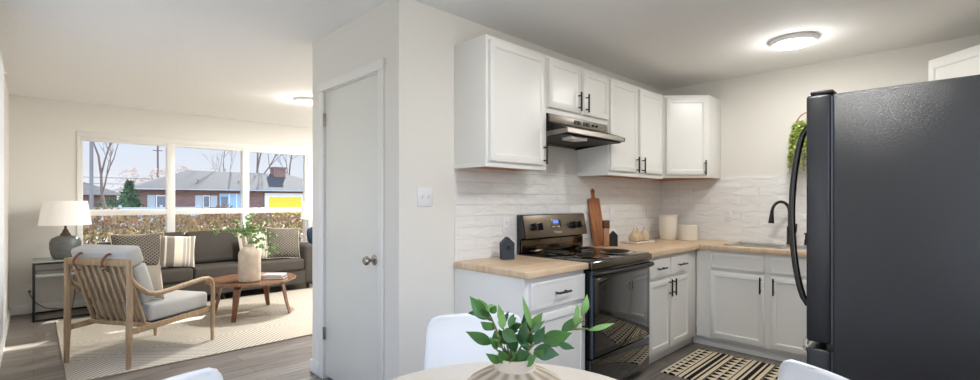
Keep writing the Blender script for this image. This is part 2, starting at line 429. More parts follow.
def thing(name, label, cat, loc=(0, 0, 0), rz=0, group=None):
    o = bpy.data.objects.new(name, None); COL.objects.link(o); o.empty_display_size = .1
    o.location = loc; o.rotation_euler = (0, 0, rz); o['label'] = label; o['category'] = cat
    if group: o['group'] = group
    return o
def tag(o, label, cat, group=None, kind=None):
    o['label'] = label; o['category'] = cat
    if group: o['group'] = group
    if kind: o['kind'] = kind
    return o
def struct(mb, name, m, parent=None, **k):
    o = mb.build(name, m, parent, **k)
    if not parent: o['kind'] = 'structure'
    return o
def dup(root, loc, rz, label):
    r = root.copy(); COL.objects.link(r); r.location = loc; r.rotation_euler = (0, 0, rz); r['label'] = label
    for ch in list(root.children):
        c = ch.copy(); COL.objects.link(c); c.parent = r
        for g in list(ch.children):
            d = g.copy(); COL.objects.link(d); d.parent = c
    return r
def arc(c, r, a0, a1, n, plane='xz'):
    out = []
    for i in range(n+1):
        a = a0+(a1-a0)*i/n; p, q = r*math.cos(a), r*math.sin(a)
        out.append((c[0]+p, c[1], c[2]+q) if plane == 'xz' else ((c[0]+p, c[1]+q, c[2]) if plane == 'xy' else (c[0], c[1]+p, c[2]+q)))
    return out

# ------------------------------------------------------------------ the room
H = 2.516
XL, XR, YB, YS, YW, XK, YD = -.2, 4.913, -.42, 2.328, 7.61, 1.53, 3.512
def wall(name, axis, a0, a1, t0, t1, z0, z1, holes=(), m=None):
    """wall along axis ('x' or 'y') from a0 to a1, thickness t0..t1, with rectangular holes (b0,b1,h0,h1)"""
    mb = MB()
    def bx(p, q, h0, h1):
        if q-p < 1e-4 or h1-h0 < 1e-4: return
        mb.box(p, q, t0, t1, h0, h1) if axis == 'x' else mb.box(t0, t1, p, q, h0, h1)
    cur = a0
    for b0, b1, h0, h1 in sorted(holes):
        bx(cur, b0, z0, z1); bx(b0, b1, z0, h0); bx(b0, b1, h1, z1); cur = b1
    bx(cur, a1, z0, z1)
    return struct(mb, name, m or M['wall'], smooth=False)

struct(MB().box(XL-.12, XR+.12, YB-.12, YW+.14, -.12, 0), 'floor', M['floor'], smooth=False)
struct(MB().box(XL-.12, XR+.12, YB-.12, YW+.14, H, H+.12), 'ceiling', M['ceiling'], smooth=False)
WX0, WX1, WZ0, WZ1 = .40, 3.24, .42, 2.10
wall('wall_window', 'x', XL-.12, XR+.12, YW, YW+.14, 0, H, [(WX0, WX1, WZ0, WZ1)])
PD = (.05, 1.65, 0.02, 2.08); LW = (2.5, 5.0, .55, 2.25)
wall('wall_left', 'y', YB-.12, YW, XL-.12, XL, 0, H, [PD, LW])
BW = (.35, 1.95, .95, 2.1)  # opening for the added back window
wall('wall_back', 'x', XL, XR, YB-.12, YB, 0, H, [BW])
wall('wall_right', 'y', YB-.12, YW, XR, XR+.12, 0, H)
wall('wall_stove', 'x', XK, XR, YS, YS+.1, 0, H)
wall('wall_closet', 'y', YS+.1, YD-.1, XK, XK+.1, 0, H, [(2.535, 3.31, 0.0, 2.112)])
wall('wall_hall', 'x', XK, XR, YD-.1, YD, 0, H)

# baseboards
def bb(name, x0, x1, y0, y1): struct(MB().box(x0, x1, y0, y1, 0, .095, .004), name, M['trim'])
bb('baseboard_window', XL+.014, XR, YW-.014, YW)
bb('baseboard_left', XL, XL+.014, 2.0, YW)
bb('baseboard_closet', XK-.014, XK, 3.385, YD+.014)
bb('baseboard_hall', XK, XR, YD, YD+.014)
bb('baseboard_corner', XK-.014, XK, YS-.014, 2.48)
bb('baseboard_stove', XK, 1.95, YS-.014, YS)

# picture window: casing, frame, panes
w = struct(MB(), 'window_1', None) if False else None
mb = MB()
cw = .064
mb.box(WX0-.025, WX1+.05, YW-.016, YW, WZ1-.006, WZ1+cw, .003)
mb.box(WX0-.025, WX0+.006, YW-.0155, YW, WZ0, WZ1-.004, .003); mb.box(WX1-.006, WX1+.05, YW-.0155, YW, WZ0, WZ1-.004, .003)
mb.box(WX0-.05, WX1+.07, YW-.05, YW, WZ0-.04, WZ0, .004)
win = struct(mb, 'window_1', M['trim'])
fr = MB(); y0, y1 = YW+.001, YW+.095
fr.box(WX0, WX1, y0, y1, WZ1-.045, WZ1, .004); fr.box(WX0, WX1, y0, y1, WZ0, WZ0+.05, .004)
fr.box(WX0+.001, WX0+.035, y0+.0015, y1-.0015, WZ0+.001, WZ1-.001, .004); fr.box(WX1-.045, WX1-.001, y0+.0015, y1-.0015, WZ0+.001, WZ1-.001, .004)
for xa, xb in ((1.298, 1.392), (2.246, 2.338)): fr.box(xa, xb, y0-.004, y1+.01, WZ0+.001, WZ1-.001, .004)
fr.box(WX0, WX1, y0-.002, y1, 1.12, 1.195, .004)
fr.build('window_frame', M['trim'], win)
cols = ((WX0+.03, 1.30), (1.39, 2.25), (2.336, WX1-.04))
for a, b in cols:
    for z0, z1 in ((WZ0+.045, 1.125), (1.19, WZ1-.04)):
        MB().box(a, b, YW+.062, YW+.068, z0, z1).build('pane', M['glass'], win, smooth=False)

# patio door behind the camera's left shoulder and a side window further along
def leftframe(name, hole, mull, kind):
    a, b, z0, z1 = hole
    m = MB(); x0, x1 = XL-.09, XL-.03
    m.box(x0, x1, a, b, z1-.05, z1, .004); m.box(x0, x1, a, b, z0, z0+.05, .004)
    m.box(x0+.001, x1-.001, a+.001, a+.05, z0+.001, z1-.001, .004); m.box(x0+.001, x1-.001, b-.05, b-.001, z0+.001, z1-.001, .004)
    for q in mull: m.box(x0+.001, x1-.001, q-.03, q+.03, z0+.001, z1-.001, .004)
    o = struct(m, name, M['trim'])
    c = MB(); c.box(XL, XL+.014, a-.06, b+.06, z1, z1+.06, .003); c.box(XL, XL+.014, a-.06, a, max(z0, 0.02), z1, .003); c.box(XL, XL+.014, b, b+.06, max(z0, .02), z1, .003)
    if kind == 'window': c.box(XL, XL+.014, a-.06, b+.06, z0-.05, z0, .004)
    c.build('casing', M['trim'], o)
    qs = [a+.05]+[v for q in mull for v in (q-.03, q+.03)]+[b-.05]
    for k in range(0, len(qs), 2): MB().box(XL-.063, XL-.057, qs[k], qs[k+1], z0+.05, z1-.05).build('pane', M['glass'], o, smooth=False)
leftframe('door_2', PD, [.85], 'door'); leftframe('window_2', LW, [3.75], 'window')
a, b, z0, z1 = BW  # unseen back window, added for frontal fill light
m_ = MB(); m_.box(a, b, YB-.09, YB-.03, z1-.05, z1, .004).box(a, b, YB-.09, YB-.03, z0, z0+.05, .004).box(a, a+.05, YB-.0895, YB-.0305, z0, z1, .004).box(b-.05, b, YB-.0895, YB-.0305, z0, z1, .004).box(1.12, 1.18, YB-.0895, YB-.0305, z0, z1, .004)
w3 = struct(m_, 'fill_window', M['trim'])
for p, q in ((a+.05, 1.12), (1.18, b-.05)): MB().box(p, q, YB-.063, YB-.057, z0+.05, z1-.05).build('pane', M['glass'], w3, smooth=False)
# curtain panel at the far end of the side window
mb = MB(); pts = []
n = 40
for i in range(n+1): pts.append((-.168+.008*math.sin(i*1.25), 4.25+.95*i/n))
bmv = mb.bm; lo = [bmv.verts.new((x, y, .32)) for x, y in pts]; hi = [bmv.verts.new((x, y, 2.31)) for x, y in pts]
lo2 = [bmv.verts.new((x-.003, y, .32)) for x, y in pts]; hi2 = [bmv.verts.new((x-.003, y, 2.31)) for x, y in pts]
for i in range(n):
    bmv.faces.new((lo[i], lo[i+1], hi[i+1], hi[i])); bmv.faces.new((lo2[i], hi2[i], hi2[i+1], lo2[i+1]))
    bmv.faces.new((lo[i], lo2[i], lo2[i+1], lo[i+1])); bmv.faces.new((hi[i], hi[i+1], hi2[i+1], hi2[i]))
cu = thing('curtain', 'white curtain panel hanging on a rod along the left wall', 'curtain', (-.168, 4.7, .32))
cm = mb.build('fabric', M['curtain'], cu); cm.location = (.168, -4.7, -.32)
MB().cyl((0, -.55, 2.0), (0, .62, 2.0), .008).lathe([(0, -.016), (.014, -.008), (.014, .008), (0, .016)], 12, (0, .63, 2.0)).build('rod', M['whitemetal'], cu)
for y_ in (.55, -.5): MB().box(-.034, .006, y_, y_+.015, 1.985, 2.015).build('bracket', M['whitemetal'], cu)

# closet door
mb = MB()
mb.box(XK-.016, XK, 2.485, 2.54, 0, 2.175, .004); mb.box(XK-.016, XK, 3.305, 3.372, 0, 2.175, .004); mb.box(XK-.022, XK, 2.475, 3.385, 2.112, 2.178, .005)
mb.box(XK, XK+.1, 2.5352, 2.541, 0, 2.11); mb.box(XK, XK+.1, 3.304, 3.3098, 0, 2.11); mb.box(XK, XK+.1, 2.541, 3.304, 2.106, 2.1118)
struct(mb, 'trim_1', M['trim'])
dr = struct(MB().box(XK+.006, XK+.042, 2.5425, 3.302, .024, 2.104, .002), 'door_1', M['door'])
k = MB(); kx = XK+.006
k.lathe([(.033, 0), (.033, .004), (.026, .009), (.012, .012), (.011, .035), (.018, .04), (.028, .05), (.029, .062), (.022, .072), (0, .074)], 24)
k.xf(Matrix.Translation((kx, 2.61, .935)) @ Matrix.Rotation(-PI/2, 4, 'Y'))
k.build('door_knob', M['nickel'], dr)
MB().box(XK+.004, XK+.007, 2.541, 2.556, .905, .965).build('latch_plate', M['nickel'], dr)
for z in (1.905, .335):
    MB().box(XK-.006, XK+.008, 3.288, 3.312, z-.045, z+.045, .002).cyl((XK-.008, 3.303, z-.047), (XK-.008, 3.303, z+.047), .006).build('hinge', M['nickel'], dr)

# glazed wall tiles
struct(MB().box(1.955, XR, YS-.008, YS, .914, 1.53), 'trim_2', M['tileX'], smooth=False)
struct(MB().box(XR-.008, XR, YB, YS-.008, .914, 1.545), 'trim_3', M['tileY'], smooth=False)

# ------------------------------------------------------------------ ceiling lights
def ceiling_light(loc, label):
    t = thing('ceiling_light', label, 'light', loc, 0, 'flush ceiling lights')
    MB().lathe([(.146, 0), (.150, -.005), (.150, -.028), (.146, -.034), (.136, -.035), (.136, -.022), (.02, -.020)], 48).build('rim', M['whitemetal'], t)
    MB().lathe([(.1355, -.026), (.130, -.040), (.09, -.046), (0.0, -.048)], 48).build('diffuser', M['lens'], t)
    return t
def lamp_light(t, watts, colour):
    ld = bpy.data.lights.new('lamp_light', 'AREA'); ld.shape = 'DISK'; ld.size = .26; ld.energy = watts*.8; ld.color = colour
    lo = bpy.data.objects.new('lamp_light', ld); COL.objects.link(lo); lo.parent = t; lo.location = (0, 0, -.053)
    ld = bpy.data.lights.new('lamp_glow', 'POINT'); ld.shadow_soft_size = .08; ld.energy = watts*.2; ld.color = colour
    lo = bpy.data.objects.new('lamp_glow', ld); COL.objects.link(lo); lo.parent = t; lo.location = (0, 0, -.17)
c0 = ceiling_light((4.06, .905, H), 'round flush ceiling light over the kitchen, fully in view')
lamp_light(c0, LAMP_W, (1.0, .975, .93))
c1 = dup(c0, (2.335, 5.50, H), 0, 'round flush ceiling light in the living room, partly cut off by the closet corner')
def relight(t, k, glow=None):
    for q in t.children:
        if q.type == 'LIGHT': q.data = q.data.copy(); q.data.color = (1.0, .985, .96); q.data.energy *= (k if glow is None or q.data.type == 'AREA' else glow)
relight(c1, 1.5, .8)
c3 = dup(c0, (4.6, 4.8, H), 0, 'added unseen ceiling light in the living room behind the closet, nearer the hall'); relight(c3, 1.2)  # extra lamp added out of view to brighten the living room
c4 = dup(c0, (3.9, 6.3, H), 0, 'added unseen ceiling light in the living room behind the closet, nearer the window'); relight(c4, 1.0)  # second extra living room lamp, added out of view as fill
c2 = dup(c0, (1.85, .60, H), 0, 'added unseen ceiling light between the dining table and the refrigerator')  # extra lamp added above the frame to fill kitchen and ceiling
relight(c2, .33, 1.3); relight(c0, .28, .55)

# ------------------------------------------------------------------ kitchen cabinets
def door_mesh(x0, x1, z0, z1, t=.02, fr=.055, rec=.007):
    """shaker door with front face at y=-t, back at y=0"""
    mb = MB(); bm = mb.bm
    r = bmesh.ops.create_cube(bm, size=1)
    for v in r['verts']: v.co = Vector(((x0+x1)/2+v.co.x*(x1-x0), -t/2+v.co.y*t, (z0+z1)/2+v.co.z*(z1-z0)))
    f = [f for f in bm.faces if f.normal.y < -.9][0]
    bmesh.ops.inset_region(bm, faces=[f], thickness=.004, depth=0.002)
    bmesh.ops.inset_region(bm, faces=[f], thickness=fr, depth=0)
    bmesh.ops.inset_region(bm, faces=[f], thickness=.010, depth=-rec)
    bmesh.ops.inset_region(bm, faces=[f], thickness=.002, depth=0)
    return mb
def pull(mb, x, z, L=.138, vert=True, y=-.02):
    if vert:
        mb.cyl((x, y-.03, z-L/2), (x, y-.03, z+L/2), .0065, seg=12)
        for s in (-1, 1): mb.cyl((x, y, z+s*L*.32), (x, y-.03, z+s*L*.32), .005, seg=8)
    else:
        mb.cyl((x-L/2, y-.03, z), (x+L/2, y-.03, z), .0065, seg=12)
        for s in (-1, 1): mb.cyl((x+s*L*.32, y, z), (x+s*L*.32, y-.03, z), .005, seg=8)
    return mb
def cab_fronts(t, doors, drawers, y, hname='handle'):
    for (x0, x1, z0, z1, hx, hz) in doors:
        d = door_mesh(x0, x1, z0, z1).build('door', M['cab'], t, loc=(0, y, 0))
        if hx is not None: pull(MB(), hx, hz).build('handle', M['black'], d)
    for (x0, x1, z0, z1, hx) in drawers:
        d = door_mesh(x0, x1, z0, z1, fr=.018, rec=.004).build('drawer', M['cab'], t, loc=(0, y, 0))
        if hx is not None: pull(MB(), hx, (z0+z1)/2, vert=False).build('handle', M['black'], d)

ZB, ZT = 1.517, 2.316
def upper(name_label, x0, x1, z0, doors):
    t = thing('wall_cabinet', name_label, 'cabinet', (x0, YS, z0), 0, 'white wall cabinets')
    w_, d_ = x1-x0, .298
    MB().box(0.001, w_-.001, -d_, -.0005, .026, ZT-z0, .0015).box(.001, w_-.001, -d_, -d_+.018, 0, .027, .001).box(.001, .018, -d_+.0175, -.0005, 0, .027).box(w_-.018, w_-.001, -d_+.0175, -.0005, 0, .027).build('body', M['cab'], t)
    MB().box(.019, w_-.019, -d_+.019, -.002, .011, .0255).build('underside', M['cabwood'], t, smooth=False)
    cab_fronts(t, [(a-x0, b-x0, c-z0, d-z0, None if h is None else h-x0, None if h is None else hz-z0) for a, b, c, d, h, hz in doors], [], -d_)
    return t
upper('tall white wall cabinet left of the range hood, one door', 1.950, 2.531, ZB, [(1.972, 2.498, 1.552, 2.29, 2.478, 1.625)])
upper('short white wall cabinet with two doors above the range hood', 2.533, 3.318, 1.918, [(2.541, 2.912, 1.957, 2.292, 2.882, 2.04), (2.95, 3.305, 1.957, 2.292, 2.98, 2.04)])
upper('tall white two-door wall cabinet right of the range hood', 3.320, 4.300, ZB, [(3.335, 3.780, 1.556, 2.292, 3.75, 1.62), (3.825, 4.255, 1.556, 2.292, 3.855, 1.62)])

def diag_cab(label, corner, sy, hx, name='corner_wall_cabinet'):
    """diagonal cabinet in a corner at (XR, corner); sy=-1 when the room lies towards -Y"""
    cx, cy = XR, corner
    t = thing('corner_wall_cabinet', label, 'cabinet', (cx-.4, cy+sy*.4, ZB), 0, 'diagonal corner wall cabinets')
    P = [(-.61, 0), (0, 0), (0, sy*.61), (-.305, sy*.61), (-.61, sy*.305)]
    P = [(x+.4-.0005, y-sy*.4+sy*.0005) for x, y in P]
    MB().prism(P, 'z', .012, ZT-ZB, .0015).build('body', M['cab'], t)
    P2 = [(x*.95+.008, y*.95-sy*.008) for x, y in P]
    MB().prism(P2, 'z', .008, .0125).build('underside', M['cabwood'], t, smooth=False)
    mid = Vector((.4-.4575, sy*(.4575-.4), 0)); L = .4313
    rz = -PI/4 if sy < 0 else -PI*3/4
    d = door_mesh(-L/2+.02, L/2-.02, .04, ZT-ZB-.03).build('door', M['cab'], t, loc=mid, rot=(0, 0, rz))
    pull(MB(), hx, .105).build('handle', M['black'], d)
    return t
diag_cab('white diagonal corner wall cabinet where the two tiled walls meet', YS, -1, .165)
diag_cab('white diagonal corner wall cabinet above and behind the black refrigerator', YB, 1, -.165)

def base_cab(label, x0, x1, doors, drawers, loc, rz, open_top=False, toe=(0, 0)):
    t = thing('base_cabinet', label, 'cabinet', loc, rz, 'white base cabinets')
    w_ = x1-x0; D = .607
    b = MB()
    if open_top:
        b.box(0, .018, -D, 0, .09, .872); b.box(w_-.018, w_, -D, 0, .09, .872); b.box(.018, w_-.018, -D, 0, .09, .108)
        b.box(.018, w_-.018, -.012, 0, .108, .872); b.box(.018, w_-.018, -D, -D+.02, .108, .872)
    else: b.box(0, w_, -D, 0, .09, .872, .0015)
    b.build('body', M['cab'], t)
    MB().box(toe[0], w_+toe[1], -D+.055, -D+.075, 0, .0895).build('toe_kick', M['cab'], t, smooth=False)
    cab_fronts(t, doors, drawers, -D)
    return t
Y0 = YS
base_cab('white base cabinet left of the black range, end panel showing', 1.955, 2.525,
         [(.03, .555, .115, .655, .52, .56)], [(.03, .555, .685, .845, .30)], (1.955, YS-.001, 0), 0)
base_cab('white base cabinet between the range and the corner, two drawers over two doors', 3.335, 4.3045,
         [(.045, .398, .115, .675, .375, .60), (.422, .775, .115, .675, .447, .60)], [(.045, .398, .70, .845, .22), (.422, .775, .70, .845, .60)], (3.335, YS-.001, 0), 0, False, (0, .056))
# sink run faces -X
base_cab('white sink base cabinet under the tap, two doors with black handles', 0, 1.32,
         [(.13, .555, .11, .69, .53, .61), (.60, 1.03, .11, .69, .625, .61)], [(.13, .555, .715, .845, None), (.60, 1.03, .715, .845, None)], (XR-.001, 1.715, 0), -PI/2, True, (-.055, 0))
base_cab('white base cabinet at the end of the sink run behind the refrigerator', 0, .80,
         [(.03, .40, .11, .845, .37, .7), (.42, .77, .11, .845, .45, .7)], [], (XR-.001, .393, 0), -PI/2)

# worktops
mb = MB().box(1.940, 2.5255, YS-.648, YS-.0085, .874, .914, .006, 3)
wt = mb.build('worktop', M['butcher']); tag(wt, 'short butcher block worktop left of the range with black house ornament', 'worktop', 'butcher block worktops')
SX0, SX1, SY0, SY1 = 4.40, 4.80, .66, 1.50      # sink opening
mb = MB(); fx, fy = 4.268, YS-.648
mb.box(3.334, XR-.0085, fy, YS-.0085, .874, .914, .004)
mb.box(fx, SX0, YB+.001, fy-.0005, .874, .914, .004); mb.box(SX1, XR-.0085, YB+.001, fy-.0005, .874, .914)
mb.box(SX0, SX1, SY1, fy-.0005, .8742, .9138); mb.box(SX0, SX1, YB+.001, SY0, .8742, .9138)
wt = mb.build('worktop', M['butcher']); tag(wt, 'L-shaped butcher block worktop running round the corner to the sink', 'worktop', 'butcher block worktops')

# sink
t = thing('kitchen_sink', 'stainless steel double sink set into the butcher block worktop', 'sink', (4.6, 1.08, .915))
mb = MB(); a, b = SX0-.012-4.6, SX1+.012-4.6; c, d = SY0-.012-1.08, SY1+.012-1.08
i0, i1 = SX0+.02-4.6, SX1-.07-4.6
mb.box(a, b, d-.034, d, 0, .006, .002); mb.box(a, b, c, c+.034, 0, .006, .002); mb.box(a, i0, c, d, 0, .006, .002); mb.box(i1, b, c, d, 0, .006, .002); mb.box(a, b, -.02, .02, 0, .006, .002)
M['sink'] = mat('satin_sink', lin(214, 212, 208), .32, .85)
mb.build('rim', M['sink'], t)
for y0, y1 in ((c+.034, -.02), (.02, d-.034)):
    m2 = MB(); dz = -.15
    m2.box(i0, i1, y0, y1, dz-.002, dz); m2.box(i0-.002, i0, y0, y1, dz, .002); m2.box(i1, i1+.002, y0, y1, dz, .002); m2.box(i0, i1, y0-.002, y0, dz, .002); m2.box(i0, i1, y1, y1+.002, dz, .002)
    m2.lathe([(.04, .001), (.04, .003), (0, .003)], 20, ((i0+i1)/2, (y0+y1)/2, dz))
    m2.build('basin', M['sink'], t, smooth=False)

# tap
t = thing('kitchen_tap', 'matte black gooseneck kitchen tap behind the sink', 'tap', (4.845, 1.11, .915))
MB().lathe([(.028, 0), (.028, .01), (.021, .015), (.019, .16), (.0135, .165), (0, .165)], 20).build('base', M['black'], t)
dv = Vector((-.86, .5, 0)); rr = .095
path = [(0, 0, .15), (0, 0, .29)]
for i in range(1, 13):
    a = PI-PI*i/12*.97; c_ = dv*rr
    path.append(tuple(c_+dv*(rr*math.cos(a))+Vector((0, 0, .29+rr*math.sin(a)))))
MB().tube(path, .0125, 12).build('spout', M['black'], t)
e_ = Vector(path[-1])
MB().tube([e_+Vector((0, 0, .01)), e_+dv*.004-Vector((0, 0, .03)), e_+dv*.010-Vector((0, 0, .105))], [.0135, .016, .024], 14).build('spray_head', M['black'], t)
MB().tube([(.0, -.018, .10), (0, -.05, .115), (0, -.055, .19)], [.009, .007, .006], 10).build('lever', M['black'], t)
o = MB().lathe([(.018, 0), (.018, .008), (.011, .012), (.011, .05), (.006, .055), (.006, .10), (.010, .102), (.010, .112), (0, .112)], 14).tube([(0, 0, .106), (-.05, 0, .104)], .005, 8).build('soap_dispenser', M['black'], None, loc=(4.84, .985, .915))
tag(o, 'slim black soap dispenser beside the tap', 'soap dispenser')

# ------------------------------------------------------------------ range hood
t = thing('range_hood', 'stainless steel range hood under the short wall cabinet', 'range hood', (2.538, YS, 1.74-.006))
Wd = .742
yb = lambda y: y-YS
zz = lambda z: z-1.74
body = [(yb(2.32), zz(1.922)), (yb(2.02), zz(1.922)), (yb(2.02), zz(1.862)), (yb(2.01), zz(1.852)), (yb(1.86), zz(1.806)), (yb(1.855), zz(1.775)), (yb(1.868), zz(1.772)), (yb(1.872), zz(1.795)), (yb(2.05), zz(1.83)), (yb(2.30), zz(1.83)), (yb(2.30), zz(1.75)), (yb(2.32), zz(1.75))]
MB().prism(body, 'x', .006, Wd-.006).build('canopy', M['steel'], t)
side = [(yb(2.32), zz(1.922)), (yb(2.02), zz(1.922)), (yb(2.02), zz(1.862)), (yb(1.86), zz(1.806)), (yb(1.855), zz(1.775)), (yb(2.32), zz(1.742))]
for x in (0, Wd-.006): MB().prism(side, 'x', x, x+.006).build('side_panel', M['black'], t)
for x in (-.002, Wd): MB().prism([(yb(2.32), zz(1.742)), (yb(1.853), zz(1.773)), (yb(1.853), zz(1.803)), (yb(2.32), zz(1.785))], 'x', x, x+.002).build('side_flange', M['steel'], t)
MB().box(.012, Wd-.012, yb(1.885), yb(2.295), zz(1.762), zz(1.778)).build('filter', M['filter'], t, smooth=False)
MB().prism([(.10, yb(1.90)), (.30, yb(1.90)), (.27, yb(2.0)), (.13, yb(2.0))], 'z', zz(1.742), zz(1.764), .004).build('light_lens', M['hoodlens'], t)
MB().box(.01, Wd-.01, yb(2.014), yb(2.021), zz(1.864), zz(1.918), .002).build('control_strip', M['steel'], t)
for x in (.30, .345, .41, .455): MB().box(x, x+.038, yb(2.009), yb(2.015), zz(1.878), zz(1.906), .001).build('louvre', M['slot'], t)
for x in (.54, .59): MB().cyl((x, yb(2.016), zz(1.892)), (x, yb(2.002), zz(1.892)), .009, seg=14).build('knob', M['black'], t)

# ------------------------------------------------------------------ range
RX = 2.527
t = thing('electric_range', 'black electric coil range with stainless backguard', 'range', (RX, 0, 0))
RW = .804
MB().box(.002, RW-.002, 1.715, 2.30, .06, .885, .003).box(.03, RW-.03, 1.76, 2.28, 0, .06).build('body', M['blackgloss'], t)
MB().prism([(1.675, .872), (1.665, .882), (1.665, .905), (1.68, .920), (2.30, .920), (2.30, .872)], 'x', 0, RW, .003).build('cooktop', M['blackgloss'], t)
MB().box(.0, RW, 1.658, 1.668, .868, .912, .003).build('front_trim', M['range_steel'], t)
od = MB().box(.012, RW-.008, 1.672, 1.714, .295, .862, .006).build('oven_door', M['blackgloss'], t)
MB().box(.05, RW-.05, 1.6705, 1.674, .33, .80, .001).build('door_glass', M['ovenglass'], od)
hp = [(.02, 1.672, .835), (.03, 1.640, .838)]+[(.06+(RW-.12)*i/10, 1.632-.014*math.sin(PI*i/10), .838) for i in range(11)]+[(RW-.03, 1.640, .838), (RW-.02, 1.672, .835)]
MB().tube(hp, .0165, 10).build('door_handle', M['black'], od)
MB().box(.004, .018, 1.662, 1.672, .3, .86, .002).build('edge_trim', M['navy'], od)
MB().box(.012, RW-.008, 1.674, 1.714, .065, .285, .006).build('drawer', M['ovenglass'], t)
# backguard
bg = [(2.25, 1.035), (2.226, 1.030), (2.262, 1.200), (2.275, 1.206), (2.312, 1.206), (2.312, .92), (2.285, .92), (2.28, 1.02)]
b_ = MB().prism(bg, 'x', .012, RW-.006, .003).build('backguard', M['blackgloss'], t)
sl = math.atan2(.036, .17)
pn = MB().box(.018, RW-.012, -.004, .002, .002, .172, .002).build('control_panel', M['range_steel'], b_, loc=(0, 2.2255, 1.030), rot=(-sl, 0, 0))
MB().box(.02, RW-.012, 2.268, 2.284, .925, 1.018, .003).build('lower_panel', mat('bronze_panel', lin(104, 92, 78), .14, 1), t)
def on_panel(mb, name, m):
    o = mb.build(name, m, b_); o.location = (0, 2.2255, 1.030); o.rotation_euler = (-sl, 0, 0); return o
for x in (.10, .175, .60, .672):
    on_panel(MB().lathe([(.026, 0), (.026, .006), (.019, .012), (.017, .028), (0, .03)], 20).box(-.006, .006, -.027, .027, .010, .040, .002).xf(Matrix.Translation((x, -.004, .082)) @ Matrix.Rotation(PI/2, 4, 'X')), 'knob', M['black'])
on_panel(MB().box(.325, .46, -.007, -.003, .062, .138, .002), 'display_bezel', M['range_steel'])
on_panel(MB().box(.355, .415, -.0085, -.006, .104, .128, .001), 'display', M['screen'])
on_panel(MB().box(.432, .447, -.0095, -.006, .068, .132, .001), 'button_column', M['black'])
for i, x in enumerate((.335, .352, .405, .42)): on_panel(MB().box(x, x+.010, -.0085, -.006, .074, .082, .001), 'button', M['plastic_white'])
def text_mesh(body, size, name, m, parent, mtx):
    cu_ = bpy.data.curves.new(name, 'FONT'); cu_.body = body; cu_.size = size; cu_.extrude = .0006; cu_.align_x = 'CENTER'
    tmp = bpy.data.objects.new(name, cu_); COL.objects.link(tmp)
    me = bpy.data.meshes.new_from_object(tmp.evaluated_get(bpy.context.evaluated_depsgraph_get()))
    bpy.data.objects.remove(tmp); bpy.data.curves.remove(cu_)
    me.name = name; me.materials.clear(); me.materials.append(m); me.transform(mtx)
    o = bpy.data.objects.new(name, me); COL.objects.link(o); o.parent = parent; return o
tx = text_mesh('Whirlpool', .024, 'logo', M['logo'], b_, Matrix.Translation((.40, -.0045, .028)) @ Matrix.Rotation(PI/2, 4, 'X'))
tx.location = (0, 2.2255, 1.030); tx.rotation_euler = (-sl, 0, 0)
# burners
def spiral(r, turns):
    n_ = int(turns*28); return [((.018+(r-.018)*i/n_)*math.cos(2*PI*turns*i/n_), (.018+(r-.018)*i/n_)*math.sin(2*PI*turns*i/n_), 0) for i in range(n_+1)]
for x, y, r in ((.21, 1.83, .075), (.59, 1.83, .098), (.21, 2.10, .098), (.59, 2.10, .075)):
    bu = MB().tube(spiral(r, 4.5 if r < .09 else 5.5), .0058, 8, .75).build('burner', M['burner'], t, loc=(x, y, .936))
    MB().lathe([(r+.024, -.012), (r+.026, -.010), (r+.022, -.008), (r+.004, -.012), (r*.5, -.0148), (0, -.0148)], 40).build('drip_pan', M['chrome'], bu)

# ------------------------------------------------------------------ refrigerator (faces +Y)
t = thing('refrigerator', 'tall black refrigerator with bottom freezer at the right', 'refrigerator', (2.42, 0, 0))
FW = .90
MB().box(0, FW, YB+.02, .395, .03, 1.762, .006, 3).build('body', M['fridge'], t)
MB().box(.02, FW-.02, YB+.05, .36, 0, .03).build('base_grille', M['black'], t, smooth=False)
MB().box(.006, FW-.006, .3955, .4035, .06, 1.755).build('gasket', M['gasket'], t, smooth=False)
ud = MB().box(0, FW, .404, .492, .695, 1.768, .012, 3).build('upper_door', M['fridge_door'], t)
fd = MB().box(0, FW, .404, .492, .06, .668, .012, 3).build('freezer_door', M['fridge_door'], t)
MB().box(.002, .07, .37, .418, .666, .697, .003).build('hinge', M['black'], t)
MB().box(.006, .10, .395, .478, 1.767, 1.784, .006, 3).build('hinge_cover', M['black'], t)
hx = .05
pts = []
for i in range(25):
    u = i/24; z = .845+.795*u; y = .492+.064*math.sin(PI*u)**.55
    pts.append((hx, y, z))
MB().tube(pts, .0135, 12).build('door_handle', M['blackgloss'], ud)
pts = [(.05+.8*i/24, .492+.05*math.sin(PI*i/24)**.5, .645) for i in range(25)]
MB().tube(pts, .012, 10).build('drawer_handle', M['chrome'], fd)

# ------------------------------------------------------------------ things on the worktops
def house_block(label, loc, rz, wx, dy, h, m, hole=True):
    t = thing('house_ornament', label, 'ornament', loc, rz, 'little wooden house ornaments')
    MB().prism([(-wx/2, 0), (wx/2, 0), (wx/2, h*.72), (0, h), (-wx/2, h*.72)], 'y', -dy/2, dy/2, .002).build('house_body', m, t, smooth=False)
    if hole: MB().box(-wx*.17, wx*.17, -dy/2-.0012, -dy/2+.001, h*.42, h*.42+wx*.34).build('window_opening', M['black'], t, smooth=False)
    return t
house_block('dark house ornament with pointed roof on the short worktop left of the range', (2.285, 2.17, .9145), math.radians(-28), .088, .06, .152, M['blockdark'])
house_block('small black house ornament beside the leaning cutting board', (3.605, 2.150, .9145), math.radians(-52), .070, .06, .134, M['black'])
t = thing('wood_block', 'slim pale wooden block with dark brown top before the cutting board', 'ornament', (3.505, 2.160, .9145), math.radians(-40))
MB().box(-.022, .022, -.02, .02, 0, .158, .003).build('shaft', M['boardlight'], t)
MB().box(-.026, .026, -.024, .024, .158, .225, .003).build('top', M['blockbrown'], t)
